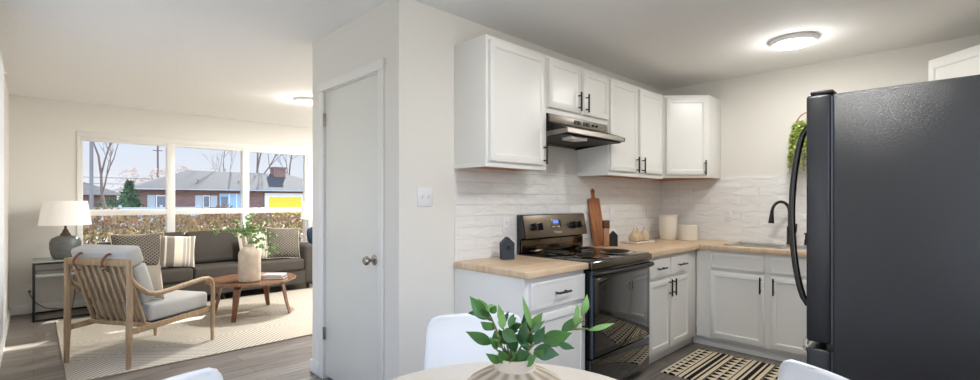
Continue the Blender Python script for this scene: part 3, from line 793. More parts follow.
# cutting board leaning on the tiles
t = thing('cutting_board', 'long acacia cutting board with handle leaning on the tiles right of the range', 'cutting board', (3.555, 2.2385, .9145))
t.rotation_euler = (math.radians(-9.0), math.radians(-1.5), 0)
wd, ht = .172, .418
out = [(-wd/2, .004), (wd/2, .004), (wd/2, ht-.006), (wd/2-.012, ht+.002), (.026, ht+.006), (.018, ht+.022)]
ring = [(0.030*math.sin(a), ht+.064-.030*math.cos(a)) for a in [PI*.3+2*PI*.7*i/10 for i in range(11)]]
out += ring+[(-.018, ht+.022), (-.026, ht+.006), (-wd/2+.012, ht+.002), (-wd/2, ht-.006)]
MB().prism(out, 'y', 0, .018, .003).build('board', M['boardwood'], t)
MB().cyl((0, -.0012, ht+.066), (0, .0192, ht+.066), .013, seg=14).build('hanging_hole', M['slot'], t)
# tray and pears
t = thing('ceramic_tray', 'flat cream ceramic tray holding three tan pears', 'tray', (4.05, 2.155, .9145), math.radians(-4))
MB().box(-.15, .15, -.075, .075, 0, .010, .003).build('dish', M['cream'], t)
MB().box(-.158, .158, -.083, -.073, .004, .02, .003).box(-.158, .158, .073, .083, .004, .02, .003).box(-.158, -.148, -.083, .083, .004, .02, .003).box(.148, .158, -.083, .083, .004, .02, .003).build('lip', M['cream'], t)
t = thing('ceramic_pear', 'leftmost of the three tan ceramic pears on the tray', 'ornament', (3.955, 2.145, .9250), 0, 'ceramic pears on the tray')
MB().lathe([(.026, 0), (.044, .014), (.049, .036), (.044, .06), (.029, .082), (.019, .098), (.013, .110), (0, .114)], 20).build('fruit', M['pear'], t)
MB().tube([(0, 0, .110), (.003, 0, .122), (.008, .002, .130)], [.004, .003, .003], 6).build('stalk', M['pearstem'], t)
dup(t, (4.057, 2.165, .9250), 1.3, 'middle one of the three tan ceramic pears on the tray')
dup(t, (4.158, 2.146, .9250), 2.6, 'rightmost of the three tan ceramic pears on the tray')
# canisters
def canister(label, loc, prof, lid):
    t = thing('canister', label, 'canister', loc, 0, 'cream canisters in the corner')
    MB().lathe(prof, 40).build('jar', M['cream'], t)
    MB().lathe(lid, 40).build('rim', M['cream'], t)
canister('tall cream canister in the worktop corner', (4.63, 2.13, .9145), [(.07, 0), (.074, .004), (.085, .06), (.088, .19), (.088, .235), (0, .235)], [(.09, .236), (.091, .24), (.091, .247), (.088, .25), (0, .25)])
canister('short cream canister right of the tall canister', (4.70, 1.955, .9145), [(.086, 0), (.09, .004), (.09, .135), (0, .135)], [(.092, .136), (.092, .147), (.088, .15), (0, .15)])

# outlets and switches
def plate(name, label, cat, loc, rz, kind):
    t = thing(name, label, cat, loc, rz, 'wall plates')
    w2 = .058 if kind == 'double' else .036
    MB().box(-w2, w2, -.006, 0, -.058, .058, .003).build('cover_plate', M['switch'], t)
    if kind == 'double':
        for x in (-.023, .023): MB().box(x-.005, x+.005, -.018, -.004, -.008, .012, .002).build('toggle', M['switch'], t)
    elif kind == 'outlet':
        for z in (-.022, .022):
            s = MB().box(-.014, .014, -.008, -.004, z-.014, z+.014, .002).build('socket', M['switch'], t)
            MB().box(-.007, -.005, -.0086, -.0078, z-.004, z+.006).box(.005, .007, -.0086, -.0078, z-.004, z+.006).build('slots', M['slot'], s, smooth=False)
    else: MB().box(-.016, .016, -.009, -.004, -.033, .033, .002).build('rocker', M['switch'], t)
    return t
plate('light_switch', 'white double toggle switch plate on the wall beside the closet corner', 'switch', (1.717, YS-.0005, 1.333), 0, 'double')
plate('wall_outlet', 'white outlet on the tiles behind the house ornament left of the range', 'outlet', (2.43, YS-.0085, 1.13), 0, 'outlet')
plate('wall_switch', 'white rocker switch on the tiles right of the cutting board', 'switch', (3.862, YS-.0085, 1.18), 0, 'rocker')
plate('wall_outlet', 'white outlet on the tiles above the tan pears', 'outlet', (4.58, YS-.0085, 1.19), 0, 'outlet')
plate('wall_outlet', 'white outlet on the tiles between the short canister and the tap', 'outlet', (XR-.0085, 1.645, 1.165), -PI/2, 'outlet')
plate('wall_outlet', 'white outlet with brown cord low on the wall behind the side table', 'outlet', (-.035, YW-.0005, .275), 0, 'outlet')
# hanging wall basket with trailing plant
t = thing('hanging_plant', 'trailing green plant in a rattan wall basket behind the refrigerator door', 'plant', (XR-.001, .965, 1.78))
MB().lathe([(.03, 0), (.075, .02), (.10, .07), (.105, .12), (.095, .12), (.09, .10), (0, .10)], 24, (-.108, 0, 0)).build('basket', M['terra'], t)
MB().tube([(-.11, .10*math.cos(a), .12+.175*math.sin(a)) for a in [PI*i/16 for i in range(17)]], .006, 8).tube([(-.11, 0, .295), (-.02, 0, .295), (0, 0, .295)], .005, 8).build('hoop', M['terra'], t)
sm, lf = MB(), MB(); r2 = random.Random(3)
for i in range(64):
    a = r2.uniform(0, 2*PI); x, y = -.108+.085*math.cos(a), .085*math.sin(a)
    L = r2.uniform(.04, .38); top = .14+r2.uniform(0, .10)
    pth = [(-.108+.03*math.cos(a), .03*math.sin(a), .10), (x*.9-.01, y*.9, top), (min(-.02, x-.03*1), y*1.3, top-.06), (min(-.02, x-.035+r2.uniform(-.015, .015)), y*1.38+r2.uniform(-.02, .02), top-.06-L)]
    sm.tube(pth, .0018, 4)
    for k in range(int(L/.012)+8):
        u = r2.random(); i0 = 1 if u < .3 else 2; v = r2.random()
        p = Vector(pth[i0]).lerp(Vector(pth[i0+1]) if i0+1 < 4 else Vector(pth[3]), v)
        q = p+Vector((r2.uniform(-1, .4), r2.uniform(-1, 1), r2.uniform(-.8, .7))).normalized()*r2.uniform(.016, .028)
        q.x = min(q.x, -.012)
        lf.leaf(p, q, .024, (r2.uniform(-1, 0), r2.uniform(-1, 1), 1), 0, .2, 3)
sm.build('stems', M['stem'], t); lf.build('leaves', M['trail'], t, recalc=False)

# kitchen runner
t = thing('kitchen_runner', 'black and cream geometric runner rug on the kitchen floor before the sink', 'rug', (3.82, .62, 0), math.radians(1.0))
MB().box(-.385, .385, -1.0, 1.0, 0, .008, .002).build('runner_weave', M['runner'], t)
for s in (-1, 1):
    fm = MB().box(-.38, .38, min(s*1.0, s*1.004), max(s*1.0, s*1.004), .001, .005)
    for i in range(78):
        x = -.38+.76*i/77; fm.box(x-.002, x+.002, min(s*1.0, s*1.022), max(s*1.0, s*1.022), .001, .004)
    fm.build('fringe', M['cream'], t, smooth=False)

# ------------------------------------------------------------------ dining table, bouquet and chairs
TX, TY = .857, .811
t = thing('dining_table', 'round cream pedestal dining table at the bottom of the view', 'table', (TX, TY, 0))
MB().lathe([(.0, .70), (.44, .712), (.468, .722), (.476, .731), (.474, .7385), (.468, .74), (0, .74)], 72).build('tabletop', M['tabletop'], t)
MB().lathe([(.26, 0), (.26, .008), (.20, .018), (.08, .05), (.045, .12), (.035, .30), (.04, .50), (.075, .64), (.14, .70), (0, .70)], 40).build('pedestal', M['whitemetal'], t)
VX, VY = .872, .800
VR = math.radians(45.613-90)
t = thing('ribbed_vase', 'squat beige ribbed ceramic vase on the round dining table', 'vase', (VX, VY, .7405))
prof = [(.07, 0), (.10, .008), (.135, .032), (.147, .062), (.140, .088), (.118, .112), (.085, .132), (.058, .143), (.0495, .149), (.0475, .162), (.0485, .174), (.046, .176), (.043, .172), (.042, .145), (.0, .140)]
MB().lathe(prof, 64).build('vase_body', M['vase'], t)
t = thing('leafy_branches', 'fresh green leafy branches standing in the squat beige vase', 'plant', (VX, VY, .7405+.139), VR)
LV = [(-0.071,0.279,-0.110,0.333,0.026),(-0.068,0.281,-0.092,0.317,0.019),(-0.083,0.275,-0.119,0.271,0.013),(-0.058,0.285,-0.044,0.308,0.015),(-0.068,0.281,-0.045,0.293,0.019),(-0.056,0.254,-0.083,0.277,0.017),(-0.031,0.251,-0.028,0.300,0.016),(-0.054,0.200,-0.123,0.232,0.024),(-0.046,0.231,-0.079,0.247,0.017),(-0.013,0.250,0.001,0.281,0.014),(-0.013,0.246,0.008,0.267,0.014),(-0.031,0.250,0.008,0.222,0.026),(-0.004,0.236,-0.025,0.207,0.017),(0.047,0.238,0.024,0.321,0.013),(0.046,0.214,0.029,0.281,0.029),(0.017,0.205,0.030,0.275,0.021),(0.048,0.238,0.075,0.282,0.019),(0.049,0.217,0.075,0.260,0.021),(0.066,0.222,0.141,0.246,0.035),(0.128,0.235,0.177,0.272,0.023),(0.179,0.264,0.199,0.319,0.017),(0.186,0.243,0.258,0.257,0.011),(0.166,0.269,0.168,0.298,0.009),(0.107,0.219,0.145,0.211,0.014),(0.048,0.200,0.109,0.193,0.032),(-0.038,0.194,-0.048,0.235,0.021),(-0.013,0.190,-0.038,0.231,0.023),(0.004,0.188,-0.013,0.240,0.023),(0.037,0.190,0.020,0.223,0.025),(0.005,0.161,0.002,0.200,0.030),(0.021,0.163,0.054,0.193,0.022),(-0.034,0.168,-0.071,0.198,0.017),(-0.015,0.163,-0.039,0.207,0.023),(0.029,0.168,0.010,0.212,0.026),(0.049,0.183,0.074,0.207,0.022)]
VC = -.0035                                           # the vase stands a touch right of the table's middle
mats3 = {'leaves': MB(), 'dark_leaves': MB(), 'light_leaves': MB()}
r3 = random.Random(11); sm = MB()
Z0 = -.139
def depth(i): return (-.03, .02, .045, -.01, .03, -.045)[i % 6]
for i, (x0, z0, x1, z1, wl) in enumerate(LV):
    dk = 'dark_leaves' if i in (2, 14, 15, 17, 23, 24, 27, 12, 33) else ('light_leaves' if i in (1, 4, 6, 13, 19, 20, 21, 22, 16) else 'leaves')
    y = depth(i); y2 = y+r3.uniform(-.02, .02)
    if i >= 29: y = -.03; y2 = -.05
    mats3[dk].leaf((x0+VC, y, z0+Z0), (x1+VC, y2, z1+Z0), wl*1.25, (r3.uniform(-.25, .25), -1, r3.uniform(-.1, .5)), (.16 if i == 20 else r3.uniform(-.06, .08)), .22, 8)
STEMS = [[(-.012, 0, .005), (-.03, .0, .05), (-.045, -.01, .10), (-.06, -.015, .135), (-.07, -.02, .145)],
         [(-.008, .005, .005), (-.02, .01, .06), (-.03, .01, .105), (-.03, .01, .115)],
         [(-.016, -.01, .005), (-.03, -.01, .04), (-.055, -.02, .065)],
         [(.0, .008, .005), (.012, .01, .05), (.03, .01, .08), (.045, .01, .10)],
         [(.01, -.004, .005), (.03, -.01, .05), (.06, -.015, .085), (.10, -.005, .085), (.135, .01, .10), (.18, .01, .125)],
         [(.135, .01, .10), (.16, .0, .104), (.187, 0, .105)],
         [(.014, .01, .005), (.03, .015, .04), (.05, .02, .07)],
         [(.005, -.015, .005), (0, -.025, .03)], [(.012, -.012, .005), (.02, -.025, .03)], [(-.012, -.014, .005), (-.03, -.02, .03)],
         [(-.005, .01, .005), (-.012, .015, .06), (-.012, .02, .11)]]
for s in STEMS: sm.tube(s, [.0026]*(len(s)-1)+[.0016], 6)
for k in range(26):
    st = STEMS[(0, 1, 3, 4, 6, 10, 0, 1, 3, 2)[k % 10]]; q = r3.uniform(.15, .9)*(len(st)-1); i = int(q); p = Vector(st[i]).lerp(Vector(st[i+1]), q-i)
    d = Vector((r3.uniform(-1, 1), r3.uniform(-.8, .6), r3.uniform(.1, 1.1))).normalized()*r3.uniform(.035, .062)
    mats3[('leaves', 'dark_leaves', 'light_leaves')[k % 3]].leaf(p, p+d, r3.uniform(.014, .022), (r3.uniform(-.6, .6), -1, r3.uniform(-.2, .6)), r3.uniform(-.05, .1), .22, 7)
sm.build('stems', M['stem'], t)
for nme, mm in (('leaves', 'leaf'), ('dark_leaves', 'leafdark'), ('light_leaves', 'leaflight')): mats3[nme].build(nme, M[mm], t, recalc=False)

def make_chair(label, loc, rz):
    """moulded shell chair; its front is local -Y, origin under the seat middle"""
    t = thing('dining_chair', label, 'chair', loc, rz, 'white dining chairs round the table')
    bm = bmesh.new(); nu, nv = 16, 40; V = {}
    prof = [(-.235, .425), (-.22, .445), (-.15, .452), (-.05, .447), (.06, .442), (.13, .455), (.175, .50), (.195, .58), (.21, .69), (.222, .785), (.226, .842)]
    def pr(v):
        x = v*(len(prof)-1); i = min(int(x), len(prof)-2); f = x-i; return [prof[i][k]*(1-f)+prof[i+1][k]*f for k in (0, 1)]
    for i in range(nu+1):
        for j in range(nv+1):
            u = -1+2*i/nu; v = j/nv; y, z = pr(v)
            hw = .228 if v < .5 else .228-.038*(v-.5)/.5
            back = max(0, (v-.55)/.45)
            # round the top corners and the front corners
            if v > .9: hw -= .035*(1-math.sqrt(max(0, 1-((v-.9)/.1)**2)))
            if v < .08: hw *= .93+.07*v/.08
            curl = abs(u)**2.4
            V[(i, j)] = bm.verts.new((u*hw, y-curl*.03*back, z+curl*(.035*(1-back))*(1 if v > .08 else .3)))
    for i in range(nu):
        for j in range(nv): bm.faces.new((V[(i, j)], V[(i+1, j)], V[(i+1, j+1)], V[(i, j+1)]))
    m = MB(); m.bm.free(); m.bm = bm
    o = m.build('seat_shell', M['plastic_white'], t)
    so = o.modifiers.new('solidify', 'SOLIDIFY'); so.thickness = .011; so.offset = -1
    for sx in (-1, 1):
        for sy in (-1, 1):
            MB().tube([(sx*.10, sy*.09-.02, .432), (sx*.215, sy*.215-.015, 0)], [.016, .011], 12).build('leg', M['oak'], t)
    return t
def chair_at(px, py, first=None, label=''):
    # px,py is the middle of the back's top; the chair faces the table's middle
    d = Vector((TX-px, TY-py)).normalized(); rz = math.atan2(d.x, -d.y)   # local -Y points along d
    loc = (px+d.x*.226, py+d.y*.226, 0)
    return make_chair(label, loc, rz) if first is None else dup(first, loc, rz, label)
ch = chair_at(1.315, 1.435, None, 'white moulded dining chair behind the vase, its back to the switch wall')
dup(ch, (.196+.39*.226, 1.452-.92*.226, 0), math.atan2(.39, .92), 'white moulded dining chair at the bottom left, only its back edge in view')
dup(ch, (1.526-.8*.226, .219+.6*.226, 0), math.atan2(-.8, -.6), 'white moulded dining chair in front of the refrigerator')

# ------------------------------------------------------------------ living room
RUGZ = .012
t = thing('area_rug', 'large cream diamond patterned area rug under the coffee table and armchair', 'rug', (1.72, 5.65, 0), 0)
MB().box(-1.55, 1.55, -1.19, 1.19, 0, RUGZ, .003).build('rug_weave', M['rug'], t)
bm_ = MB()
for y in (-1.19, 1.19): bm_.tube([(-1.55, y, .006), (1.55, y, .006)], .006, 6)
for x in (-1.55, 1.55): bm_.tube([(x, -1.19, .006), (x, 1.19, .006)], .006, 6)
bm_.build('binding', mat('rug_binding', lin(150, 132, 110), .9), t)

# sofa
SXa, SXb, SYf, SYb = .53, 3.04, 6.77, 7.55
t = thing('sofa', 'charcoal three-seat sofa under the picture window', 'sofa', ((SXa+SXb)/2, (SYf+SYb)/2, 0))
ox, oy = (SXa+SXb)/2, (SYf+SYb)/2
def L(x0, x1, y0, y1, z0, z1, b, nm, seg=4, rot=None, mtx=None):
    mb = MB().box(x0-ox, x1-ox, y0-oy, y1-oy, z0, z1, b, seg)
    return mb.build(nm, M['sofafab'], t)
L(SXa+.02, SXb-.02, SYf+.02, SYb, .10, .30, .015, 'base')
L(SXa+.02, SXb-.02, SYb-.18, SYb, .30, .80, .05, 'back_frame')
for xa, xb in ((SXa, SXa+.20), (SXb-.20, SXb)): L(xa, xb, SYf, SYb-.02, .10, .66, .045, 'armrest')
cx = [SXa+.205+(SXb-SXa-.41)*i/3 for i in range(4)]
for i in range(3):
    L(cx[i]+.003, cx[i+1]-.003, SYf-.01, SYb-.17, .302, .465, .035, 'seat_cushion')
for i in range(3):
    w_ = cx[i+1]-cx[i]-.008
    mb = MB().box(-w_/2, w_/2, -.09, .09, 0, .44, .055, 4)
    mb.build('back_cushion', M['sofafab'], t, loc=((cx[i]+cx[i+1])/2-ox, 7.205-oy, .46), rot=(math.radians(-14), 0, 0))
for x in (SXa+.12, ox, SXb-.12):
    for y in (SYf+.10, SYb-.10):
        MB().tube([(x-ox, y-oy, .105), (x-ox, y-oy, (RUGZ+.001) if y < 6.83 else 0)], [.024, .018], 12).build('leg', M['black'], t)

def throw_pillow(label, x, y, z, w_, h_, d_, m, rz=0, tilt=-18, roll=0, edge=None):
    t = thing('throw_pillow', label, 'pillow', (x, y, z), rz, 'throw pillows on the sofa')
    o = MB().pillow(w_, h_, d_).build('cushion', m, t)
    o.rotation_euler = (math.radians(tilt), math.radians(roll), 0)
    if edge:
        pts = []
        n = 40
        for i in range(n+1):
            s = (i/n*4) % 4; k = int(s); f = s-k; u, v = ((-1+2*f, -1), (1, -1+2*f), (1-2*f, 1), (-1, 1-2*f))[k]
            pts.append((u*w_/2*(1-.06*(1-v*v)), 0, v*h_/2*(1-.06*(1-u*u))+h_/2))
        p = MB().tube(pts, .0042, 6).build('piping', edge, t); p.rotation_euler = o.rotation_euler
    return t
throw_pillow('patterned charcoal pillow with pale piping at the left end of the sofa', .92, 6.945, .475, .54, .46, .17, M['pill_pat'], rz=.06, tilt=-20, edge=M['throw'])
throw_pillow('cream and grey striped pillow beside the left patterned pillow', 1.27, 6.90, .475, .40, .42, .15, M['pill_str'], rz=-.10, tilt=-22, roll=4)
throw_pillow('cream and grey striped pillow partly behind the stoneware bottle vase', 2.22, 6.93, .475, .42, .42, .15, M['pill_str'], rz=.1, tilt=-18)
throw_pillow('patterned charcoal pillow at the right end of the sofa', 2.58, 6.90, .475, .46, .46, .16, M['pill_pat'], rz=-.12, tilt=-18, roll=3, edge=M['throw'])
# coffee table
CX, CY = 1.80, 5.76
t = thing('coffee_table', 'round walnut coffee table with bent plywood legs', 'coffee table', (CX, CY, RUGZ))
MB().lathe([(0, .372), (.39, .372), (.44, .378), (.468, .39), (.471, .398), (.467, .402), (.43, .396), (0, .394)], 64).build('tabletop', M['walnut'], t)
for a in (45, 135, 225, 315):
    a = math.radians(a+3); d = Vector((math.cos(a), math.sin(a), 0)); s_ = Vector((-math.sin(a), math.cos(a), 0))
    path = [d*.16+Vector((0, 0, .362)), d*.26+Vector((0, 0, .362)), d*.315+Vector((0, 0, .355)), d*.345+Vector((0, 0, .335)), d*.358+Vector((0, 0, .29)), d*.385+Vector((0, 0, .15)), d*.425+Vector((0, 0, .0))]
    wid = [.055, .055, .052, .05, .048, .04, .028]
    bm = bmesh.new(); rows = []
    for i, p in enumerate(path):
        tt = (path[min(i+1, 6)]-path[max(i-1, 0)]).normalized(); nn = tt.cross(s_).normalized()*.0085
        if i == 6: nn = d*.0085
        rows.append([bm.verts.new(p+s_*wid[i]/1.0*.75+nn), bm.verts.new(p-s_*wid[i]*.75+nn), bm.verts.new(p-s_*wid[i]*.75-nn), bm.verts.new(p+s_*wid[i]*.75-nn)])
    for r0, r1 in zip(rows, rows[1:]):
        for k in range(4): bm.faces.new((r0[k], r0[(k+1) % 4], r1[(k+1) % 4], r1[k]))
    bm.faces.new(rows[0][::-1]); bm.faces.new(rows[-1])
    m_ = MB(); m_.bm.free(); m_.bm = bm; m_.build('leg', M['walnut'], t, bevel=.003)

# bottle vase with sprigs
BX, BY, BZ = 1.735, 5.635, RUGZ+.3955
t = thing('bottle_vase', 'tall beige stoneware bottle vase on the coffee table', 'vase', (BX, BY, BZ))
MB().lathe([(.10, 0), (.110, .006), (.114, .02), (.115, .29), (.111, .322), (.094, .352), (.066, .376), (.052, .388), (.050, .405), (.053, .415), (.046, .416), (.040, .40), (0, .395)], 48).build('bottle', M['stoneware'], t)
t = thing('leafy_sprigs', 'spreading green sprigs of small round leaves in the stoneware bottle vase', 'plant', (BX, BY, BZ+.397), VR)
sm, lf = MB(), MB(); r4 = random.Random(5)
TIPS = [(-.40, -.05, .12), (-.30, .05, .17), (-.17, -.04, .27), (-.05, .05, .33), (.06, .0, .36), (.20, .06, .26), (.33, -.05, .10), (.30, .05, -.02), (.18, -.10, .16), (-.10, -.1, .18), (.04, -.10, .24), (.36, .0, -.10), (-.22, .08, .10), (.24, -.05, -.12)]
for x, y, z in TIPS:
    tip = Vector((x, y, z)); p0 = Vector((x*.03, y*.05, 0.0)); mid = Vector((x*.38, y*.4, z*.55+.07+.03*abs(x)))
    pth = [p0, (p0+mid)/2+Vector((0, 0, .03)), mid, (mid+tip)/2+Vector((0, 0, .02)), tip]
    sm.tube(pth, [.003, .0026, .0022, .0018, .0012], 5)
    for k in range(17):
        u = .22+.78*k/16; q = u*4; i = min(3, int(q)); p = pth[i].lerp(pth[i+1], q-i)
        dd = Vector((r4.uniform(-1, 1), r4.uniform(-1, 1), r4.uniform(-.5, .9))).normalized()
        a = p+dd*.008; b = p+dd*r4.uniform(.034, .050)
        lf.leaf(a, b, r4.uniform(.022, .032), (r4.uniform(-.5, .5), -1, r4.uniform(-.2, .8)), 0, .12, 5)
sm.build('stems', M['stem'], t); lf.build('leaves', M['euca'], t, recalc=False)

# books
def book(label, loc, rz, w_, d_, h_, m):
    t = thing('book', label, 'book', loc, rz, 'books on the coffee table')
    MB().box(-w_/2, w_/2, -d_/2, d_/2, 0, .003).box(-w_/2, w_/2, -d_/2, d_/2, h_-.003, h_).box(-w_/2, -w_/2+.003, -d_/2, d_/2, .0, h_).build('cover', m, t, smooth=False)
    MB().box(-w_/2+.004, w_/2-.006, -d_/2+.005, d_/2-.005, .0032, h_-.0032).build('pages', M['page'], t, smooth=False)
book('lower dark book of the two stacked on the coffee table', (2.0, 5.62, RUGZ+.3965), -.62, .25, .18, .027, M['bookdark'])
book('upper pale blue-grey book of the two stacked on the coffee table', (2.0, 5.625, RUGZ+.3965+.0275), -.70, .23, .165, .023, M['bookblue'])

# armchair: local +X forward, +Y left
AF = math.radians(32.0)
t = thing('armchair', 'oak lounge armchair with slatted back and grey cushions', 'armchair', (.685, 4.985, RUGZ), AF)
LZ = -RUGZ
RXb, RXf, HW = -.385, .385, .315
for s in (1, -1):
    MB().tube([(RXb-.005, s*HW, 0), (RXb, s*HW, .25), (RXb+.005, s*HW, .55), (RXb, s*HW, .838)], [.017, .023, .023, .019], 12).build('rear_leg', M['oak'], t)
    # arm: from the rear post, dipping, then rising to the front and rolling down into the front leg
    pth = [(RXb+.01, s*(HW+.002), .70), (RXb+.05, s*(HW+.02), .63), (RXb+.12, s*(HW+.035), .565), (RXb+.20, s*(HW+.04), .545), (RXb+.32, s*(HW+.04), .555), (.12, s*(HW+.04), .578), (.26, s*(HW+.036), .592), (.325, s*(HW+.03), .588), (.365, s*(HW+.025), .565), (.387, s*(HW+.02), .52), (.392, s*(HW+.018), .45)]
    MB().tube(pth, [.014, .018, .02, .021, .021, .021, .020, .019, .018, .018, .018], 12).build('armrest', M['oak'], t)
    MB().tube([(.392, s*(HW+.018), .46), (.39, s*(HW+.017), .27), (.385, s*(HW+.015), 0)], [.018, .02, .013], 12).build('front_leg', M['oak'], t)
    MB().prism([(RXb+.01, .255), (RXf, .275), (RXf, .32), (RXb+.01, .30)], 'y', s*HW-.012, s*HW+.012, .004).build('side_rail', M['oak'], t)
MB().box(RXf-.015, RXf+.015, -HW, HW, .265, .32, .005).build('front_rail', M['oak'], t)
# back frame: leaning from top between the posts down to the seat's rear
top = Vector((RXb+.005, 0, .822)); bot = Vector((-.215, 0, .295))
def bar(y0, y1, p, w_, h_, nm):
    MB().box(p.x-w_/2, p.x+w_/2, y0, y1, p.z-h_/2, p.z+h_/2, .004).build(nm, M['oak'], t)
bar(-HW+.01, HW-.01, top-Vector((0, 0, .008)), .024, .055, 'top_rail'); bar(-HW+.01, HW-.01, bot, .04, .035, 'bottom_rail')
dirv = (top-bot)
for k in range(9):
    y = -.262+.524*k/8; wd = .034 if k in (0, 8) else .026
    a = bot+Vector((0, y, .005)); b = top+Vector((.004, y, -.02))
    m_ = MB().box(-.009, .009, -wd/2, wd/2, 0, (b-a).length, .003)
    ang = math.atan2((b-a).x, (b-a).z)
    m_.build('slat', M['oak'], t, loc=a, rot=(0, ang, 0))
sw = mat  # seat slats are hidden; a dark webbing platform carries the cushion
MB().box(-.20, RXf-.02, -HW+.015, HW-.015, .296, .306).build('webbing', M['black'], t, smooth=False)
MB().box(-.19, RXf+.005, -.285, .285, .307, .452, .03, 4).build('seat_cushion', M['greyfab'], t)
bang = math.atan2(dirv.x, dirv.z)
bc = MB().box(.012, .135, -.285, .285, .0, .325, .03, 4).box(-.01, .125, -.29, .29, .328, .478, .03, 4).build('back_cushion', M['greyfab'], t, loc=(-.245, 0, .455), rot=(0, bang, 0))
for y in (.175, -.115):
    pth = [(.03, y-.0, -.075), (-.012, y, -.03), (-.022, y-.005, .0), (-.022, y-.02, .03), (-.006, y-.04, .062), (.05, y-.05, .078), (.10, y-.055, .07)]
    pth = [(RXb-.02+p[0], p[1]+.02, .815+p[2]) for p in pth]
    MB().tube(pth, .013, 8, .28).build('leather_strap', M['leather'], t)
    MB().cyl((RXb-.02, y+.02, .772), (RXb-.032, y+.02, .772), .009, seg=10).build('buckle', M['nickel'], t)
# lumbar cushion on the armchair
t = thing('lumbar_cushion', 'small cream cushion standing on the seat of the oak armchair', 'cushion', (.685, 4.985, RUGZ+.453), AF-PI/2)
o = MB().pillow(.44, .30, .12).build('cover', M['throw'], t, loc=(0, .0, 0)); o.rotation_euler = (math.radians(7), 0, 0)

# side table
def side_table(label, loc, w_, d_, h_, rz=0):
    t = thing('side_table', label, 'side table', loc, rz, 'black side tables')
    m_ = MB(); r = .011
    for x in (0, w_):
        for y in (0, d_): MB().box(x-r, x+r, y-r, y+r, 0, h_, .002).build('leg', M['black'], t)
    for z in (.011, h_-.011):
        f = MB()
        for y in (0, d_): f.box(r, w_-r, y-.009, y+.009, z-.009, z+.009, .002)
        for x in (0, w_): f.box(x-.009, x+.009, r, d_-r, z-.009, z+.009, .002)
        f.build('rail', M['black'], t)
    MB().box(-r, w_+r, -r, d_+r, h_, h_+.010, .002).build('tabletop', M['glassshelf'], t)
    f = MB().box(.009, w_-.009, .009, d_-.009, h_-.16, h_-.13, .002).build('shelf', M['glassshelf'], t)
    return t
side_table('black metal framed side table at the left wall with grey lamp on top', (.0, 7.015, 0), .50, .50, .635)
side_table('black metal framed side table past the right end of the sofa', (3.14, 7.0, 0), .44, .46, .625)
def table_lamp(label, loc, m, hb):
    t = thing('table_lamp', label, 'lamp', loc, 0, 'table lamps beside the sofa')
    MB().lathe([(.098, 0), (.108, .006), (.126, .05), (.139, .12), (.139, .19), (.122, .232), (.075, .258), (.05, .263), (0, .263)], 40).build('lamp_base', m, t)
    MB().lathe([(.048, .262), (.05, .275), (.032, .30), (.022, .33), (.012, .345), (.010, .45), (0, .45)], 24).build('neck', M['lampneck'], t)
    MB().lathe([(.232, .385), (.196, .662)], 48).build('lamp_shade', M['shade'], t)
    sh = t.children[-1]; me = sh.data
    bm = bmesh.new(); bm.from_mesh(me)
    for f in [f for f in bm.faces if len(f.verts) > 6]: bm.faces.remove(f)
    bm.to_mesh(me); bm.free()
    so = sh.modifiers.new('solidify', 'SOLIDIFY'); so.thickness = .003
    MB().tube([(-.194, 0, .65), (.194, 0, .65)], .003, 6).tube([(0, -.194, .65), (0, .194, .65)], .003, 6).tube([(0, 0, .44), (0, 0, .66)], .004, 6).build('harp', M['nickel'], t)
    MB().lathe([(0, .45), (.03, .47), (.035, .51), (.02, .55), (0, .555)], 16).build('bulb', M['lens'], t)
    return t
tl = table_lamp('grey ceramic table lamp with white shade on the left side table', (.262, 7.245, .6455), M['lampbase'], 0)
pc = MB().tube([(-.035, YW-.03, .258), (-.03, YW-.05, .22), (0.02, YW-.06, .12), (.10, YW-.055, .05), (.22, YW-.055, .02), (.33, YW-.055, .012), (.36, YW-.05, .20), (.33, YW-.06, .60), (.29, 7.40, .665), (.27, 7.34, .66)], .0045, 6).box(-.047, -.023, YW-.03, YW-.0095, .245, .27, .003).xf(Matrix.Translation((-.262, -7.245, -.6455))).build('power_cord', M['cord'], tl)
table_lamp('navy ceramic table lamp half hidden by the closet corner', (3.19, 7.19, .6355), M['navy'], 0)

# ------------------------------------------------------------------ outside
GZ = -.6
g_ = MB().box(-60, 110, YW+.2, 200, GZ-.4, GZ).build('ground_outside', M['ground'], smooth=False); g_['kind'] = 'structure'
g_ = MB().box(-60, 110, 22, 30, GZ, GZ+.02).build('street_outside', M['road'], smooth=False); g_['kind'] = 'structure'
g_ = MB().box(-60, XL-.2, -40, YW+.2, GZ-.4, GZ).build('ground_side_outside', M['ground'], smooth=False); g_['kind'] = 'structure'
g_ = MB().box(-6, XL-.2, -3, 6, GZ+.001, GZ+.3).build('bounce_slab_outside', mat('bounce_slab', lin(204, 202, 196), .8, noise=.08), smooth=False); g_['kind'] = 'structure'  # unseen pale slab, added to reflect daylight onto the refrigerator side
g_ = MB().box(XL-1.2, XR+.6, YW+.14, YW+1.42, 2.36, 2.56).build('sunshade_overhang', M['sunshade'], smooth=False); g_['kind'] = 'structure'  # unseen eave, added and sized to keep sun off the upper panes
